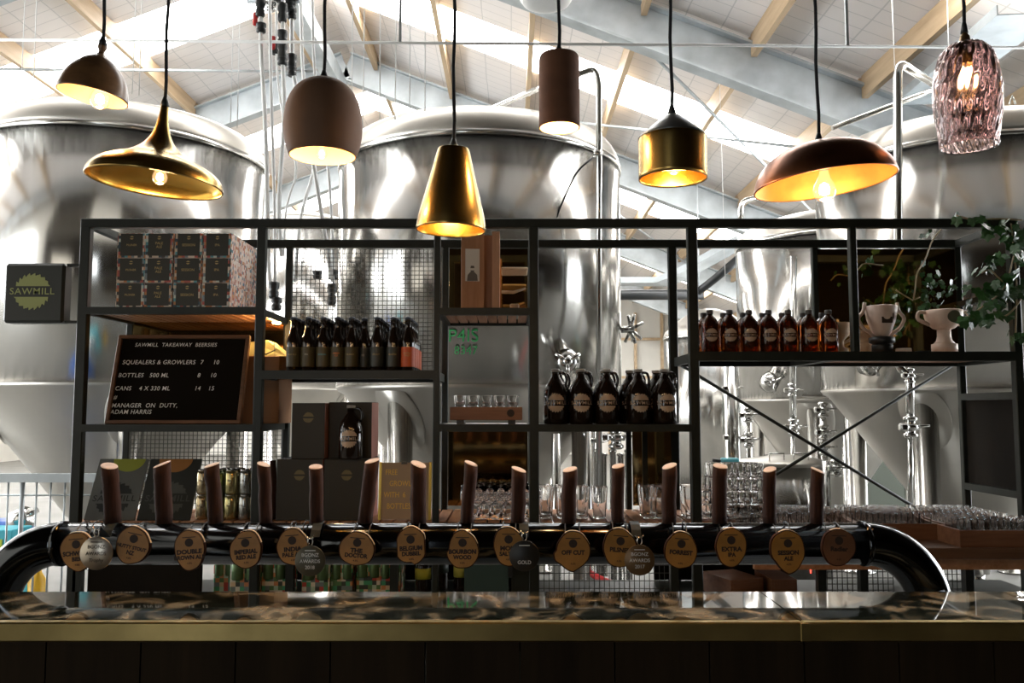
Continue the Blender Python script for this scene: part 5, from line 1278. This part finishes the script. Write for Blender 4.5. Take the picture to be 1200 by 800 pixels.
# ================================================================== PENDANTS
def pendant(name, label, px, D, prof, mo, mi_, tilt=0, bulb=None, top=None, cap=None, th=.003, light=None):
    """prof: list of (pixel y, half width in px) from neck to rim"""
    s_ = D / 1000; z0_ = at(px, prof[-1][0], D); o = z0_
    t = thing(name, label, 'pendant lamp', tuple(o))
    P = [(w * s_, at(px, y, D).z - o.z) for y, w in prof]
    # smooth the profile
    S_ = []
    for i in range(len(P) - 1):
        p0 = P[max(i - 1, 0)]; p1 = P[i]; p2 = P[i + 1]; p3 = P[min(i + 2, len(P) - 1)]
        for k_ in range(4):
            u = k_ / 4; S_.append(tuple(.5 * ((2 * p1[j]) + (-p0[j] + p2[j]) * u + (2 * p0[j] - 5 * p1[j] + 4 * p2[j] - p3[j]) * u * u + (-p0[j] + 3 * p1[j] - 3 * p2[j] + p3[j]) * u ** 3) for j in (0, 1)))
    S_.append(P[-1]); outer = [(max(r, .001), z) for r, z in S_]
    inner = [(max(r - th, .0005), z - (th if i < len(outer) - 1 else 0)) for i, (r, z) in enumerate(outer)][::-1]
    full = outer + [(outer[-1][0] - th, outer[-1][1])] + inner[1:]
    mis = [0] * len(outer) + [1] * (len(inner) - 1)
    ztop = P[0][1]; rot = Matrix.Rotation(tilt, 3, 'Y')
    piv = Vector((0, 0, ztop))
    m_ = MB().lathe([(0.0005, ztop)] + full, 56, mis=[0] + mis[:len(full) - 1])
    m_.v = [tuple(rot @ (Vector(q) - piv) + piv) for q in m_.v]
    part('lamp_shade', m_, [mo, mi_], t)
    # cord, with a slight twist
    pts = []; zc0 = ztop; zc1 = BZ - o.z
    for k_ in range(25): u = k_ / 24; pts.append((.0018 * math.sin(k_ * 1.7), 0, zc0 + (zc1 - zc0) * u))
    part('cord', MB().tube(pts, .0042, 8), cord_m, t)
    part('cord_grip', MB().lathe([(.006, 0), (.011, .004), (.008, .014), (.004, .026)], 14, (0, 0, ztop - .002)), cap or blackp, t)
    if bulb:
        bx_, by_, br = bulb; br *= s_; bz = at(px, by_, D).z - o.z; bxx = (bx_ - px) * s_
        mats = bulb_glass; part('filament', MB().lathe([(0, -br * .5), (br * .4, -br * .3), (br * .46, 0), (br * .36, br * .45), (0, br * .7)], 12, (bxx, 0, bz)), bulb_m, t, 'glowing filament')
        part('bulb', MB().lathe([(0, -br), (br * .5, -br * .87), (br * .87, -br * .5), (br, 0), (br * .87, br * .5), (br * .6, br * 1.0), (br * .42, br * 1.5), (br * .4, br * 1.9)], 24, (bxx, 0, bz)), mats, t)
        part('lamp_holder', MB().lathe([(br * .45, br * 1.8), (br * .5, br * 1.9), (br * .5, br * 3), (br * .3, br * 3.1)], 16, (bxx, 0, bz)), blackp, t)
    if light and light is not True:
        ld = bpy.data.lights.new('bulb_light', 'POINT'); ld.energy = light; ld.color = (1, .62, .30); ld.shadow_soft_size = .03
        lo = bpy.data.objects.new('bulb_light', ld); C.objects.link(lo); lo.parent = t; lo.location = ((bulb[0] - px) * s_, 0, at(px, bulb[1], D).z - o.z - br * 1.4)
    return t
PD = 2.0
pendant('pendant_lamp', 'small turned dark wood dome pendant, leftmost, tilted', 118, PD, [(54, 5.5), (57, 5), (62, 3.5), (66, 8), (74, 20), (88, 32), (102, 38), (114, 40)], turned, turned_in, math.radians(9), (117, 117, 11.5), light=1.8)
pendant('pendant_lamp', 'wide flared brass pendant with a long slender neck', 190, PD, [(125, 4.5), (136, 5.5), (150, 8), (163, 13), (174, 22), (184, 36), (190, 50), (198, 66), (207, 75), (216, 77.5)], brass, brass_in, math.radians(5), (187, 208, 9), light=2)
pendant('pendant_lamp', 'egg shaped brown clay pendant with glowing bulb', 378, PD, [(93, 6), (96, 20), (105, 33), (120, 42), (138, 46), (155, 46.5), (170, 44), (183, 39.5)], clay, clay_in, 0, (377, 180, 6.5), light=1.8)
pendant('pendant_lamp', 'brass cone pendant hanging lowest, in front of the shelving top', 531, PD, [(173, 10), (174.5, 17), (178, 19.5), (200, 25), (230, 33), (255, 39.5), (270, 41.5)], brass, brass_in, math.radians(1.5), (531, 235, 9), light=2)
pendant('pendant_lamp', 'plain terracotta cylinder pendant', 655.5, PD, [(64, 6), (65, 18), (67, 23.5), (80, 24.5), (120, 24.5), (150, 24.5)], terra, clay_in, 0, (655, 135, 9), light=1.8)
pendant('pendant_lamp', 'brass bell pendant with a steel grey conical top', 788.5, PD, [(134, 5), (137, 10), (148, 24), (158, 36), (162, 39.5), (166, 40.5), (185, 40.5), (210, 40.5)], brass, brass_in, 0, (790, 196, 9), light=1.8)
pendant('pendant_lamp', 'wide dark copper dome pendant with exposed round bulb, tilted', 961, PD, [(167, 4), (169, 22), (174, 43), (184, 62), (198, 75), (208, 80), (216, 82)], copper, copper_in, math.radians(-6), (966, 223, 14), light=2.2)
# steel grey cap over the bell pendant
# twisted smoky glass pendant
def twistmat():
    m, nt, b = newmat('smoky_purple_glass'); b.inputs['Base Color'].default_value = (.36, .27, .26, 1); b.inputs['Transmission Weight'].default_value = 1; b.inputs['Roughness'].default_value = .02; b.inputs['IOR'].default_value = 1.4
    return m
tw_m = twistmat()
D = PD; px = 1136; s_ = D / 1000; o = at(px, 172, D)
t = thing('pendant_lamp', 'twisted smoky purple glass pendant at the far right', 'pendant lamp', tuple(o))
prof = [(52, 9), (54, 20), (62, 28), (78, 34), (100, 37.5), (120, 37.5), (140, 35.5), (160, 32.5), (172, 31)]
P = [(w * s_, at(px, y, D).z - o.z) for y, w in prof]; n = 160; m_ = MB(); rings = []
fine = []
for i in range(len(P) - 1):
    for k_ in range(5): u = k_ / 5; fine.append((P[i][0] * (1 - u) + P[i + 1][0] * u, P[i][1] * (1 - u) + P[i + 1][1] * u))
fine.append(P[-1])
def ringv(r, z, idx, inner):
    out = []
    for k_ in range(n):
        a = 2 * PI * k_ / n; tws = (0 if inner else .0015) * math.sin(20 * a + idx * .62) + (0 if inner else .0006) * math.sin(20 * a - idx * .5)
        out.append(((r + tws) * math.cos(a), (r + tws) * math.sin(a), z))
    return out
vs = []
for i, (r, z) in enumerate(fine): vs += ringv(r, z, i, False)
for i, (r, z) in enumerate(fine[::-1]): vs += ringv(r - .0028, z - (.0028 if i else 0), 0, True)
nr = len(fine) * 2
fs = [[i * n + k_, i * n + (k_ + 1) % n, ((i + 1) % nr) * n + (k_ + 1) % n, ((i + 1) % nr) * n + k_] for i in range(nr) for k_ in range(n)]
part('lamp_shade', MB().add(vs, fs, 0, True), tw_m, t, 'twisted smoky glass shade')
zt0 = P[0][1]
part('lamp_holder', MB().lathe([(.018, -.002), (.02, 0), (.013, .006), (.011, .02), (.006, .026), (.006, .032)], 18, (0, 0, zt0)).lathe([(.012, -.05), (.014, -.045), (.014, 0)], 14, (0, 0, zt0)), basic('aged_brass_fitting', (.3, .2, .09), .4, .9), t)
part('bulb', MB().lathe([(0, -.034), (.013, -.031), (.021, -.02), (.024, -.004), (.02, .014), (.013, .03), (.011, .045)], 24, (0, 0, at(px, 92, D).z - o.z)), bulb_glass, t)
part('filament', MB().lathe([(0, -.028), (.015, -.018), (.019, .0), (.014, .020), (0, .032)], 12, (0, 0, at(px, 92, D).z - o.z)), bulb_m, t, 'glowing filament')
pts = [(.0018 * math.sin(k_ * 1.7), 0, zt0 + .03 + (BZ - o.z - zt0 - .03) * k_ / 20) for k_ in range(21)]
part('cord', MB().tube(pts, .0042, 8), cord_m, t); part('cord_grip', MB().lathe([(.009, 0), (.006, .02), (.004, .03)], 12, (0, 0, zt0 + .028)), blackp, t)
# bell pendant: steel grey top cap as its own part
for ob in C.objects:
    if ob.get('label', '').startswith('brass bell'): bell = ob
zb0 = bell.location.z
part('top_cap', MB().lathe([(.004, Z(133, PD) - zb0), (.0245, Z(137, PD) - zb0), (.052, Z(148.5, PD) - zb0), (.0765, Z(159, PD) - zb0), (.0815, Z(162, PD) - zb0)], 48), basic('grey_pewter', (.22, .23, .23), .35, .8, .15, 8), bell, 'pewter grey conical top')

# ================================================================== WORLD & RENDER SETTINGS
w = bpy.data.worlds.new('world'); sc.world = w; w.use_nodes = True
w.node_tree.nodes['Background'].inputs[0].default_value = (.85, .92, 1, 1); w.node_tree.nodes['Background'].inputs[1].default_value = 1.0
sc.view_settings.view_transform = 'Standard'; sc.view_settings.look = 'None'; sc.view_settings.gamma = 1; sc.view_settings.use_curve_mapping = False
sc.view_settings.exposure = 0.85
cy = sc.cycles; cy.use_denoising = True; cy.max_bounces = 20; cy.diffuse_bounces = 4; cy.glossy_bounces = 5; cy.transmission_bounces = 20; cy.transparent_max_bounces = 48
cy.caustics_reflective = False; cy.caustics_refractive = False; cy.sample_clamp_indirect = 6; cy.use_light_tree = True
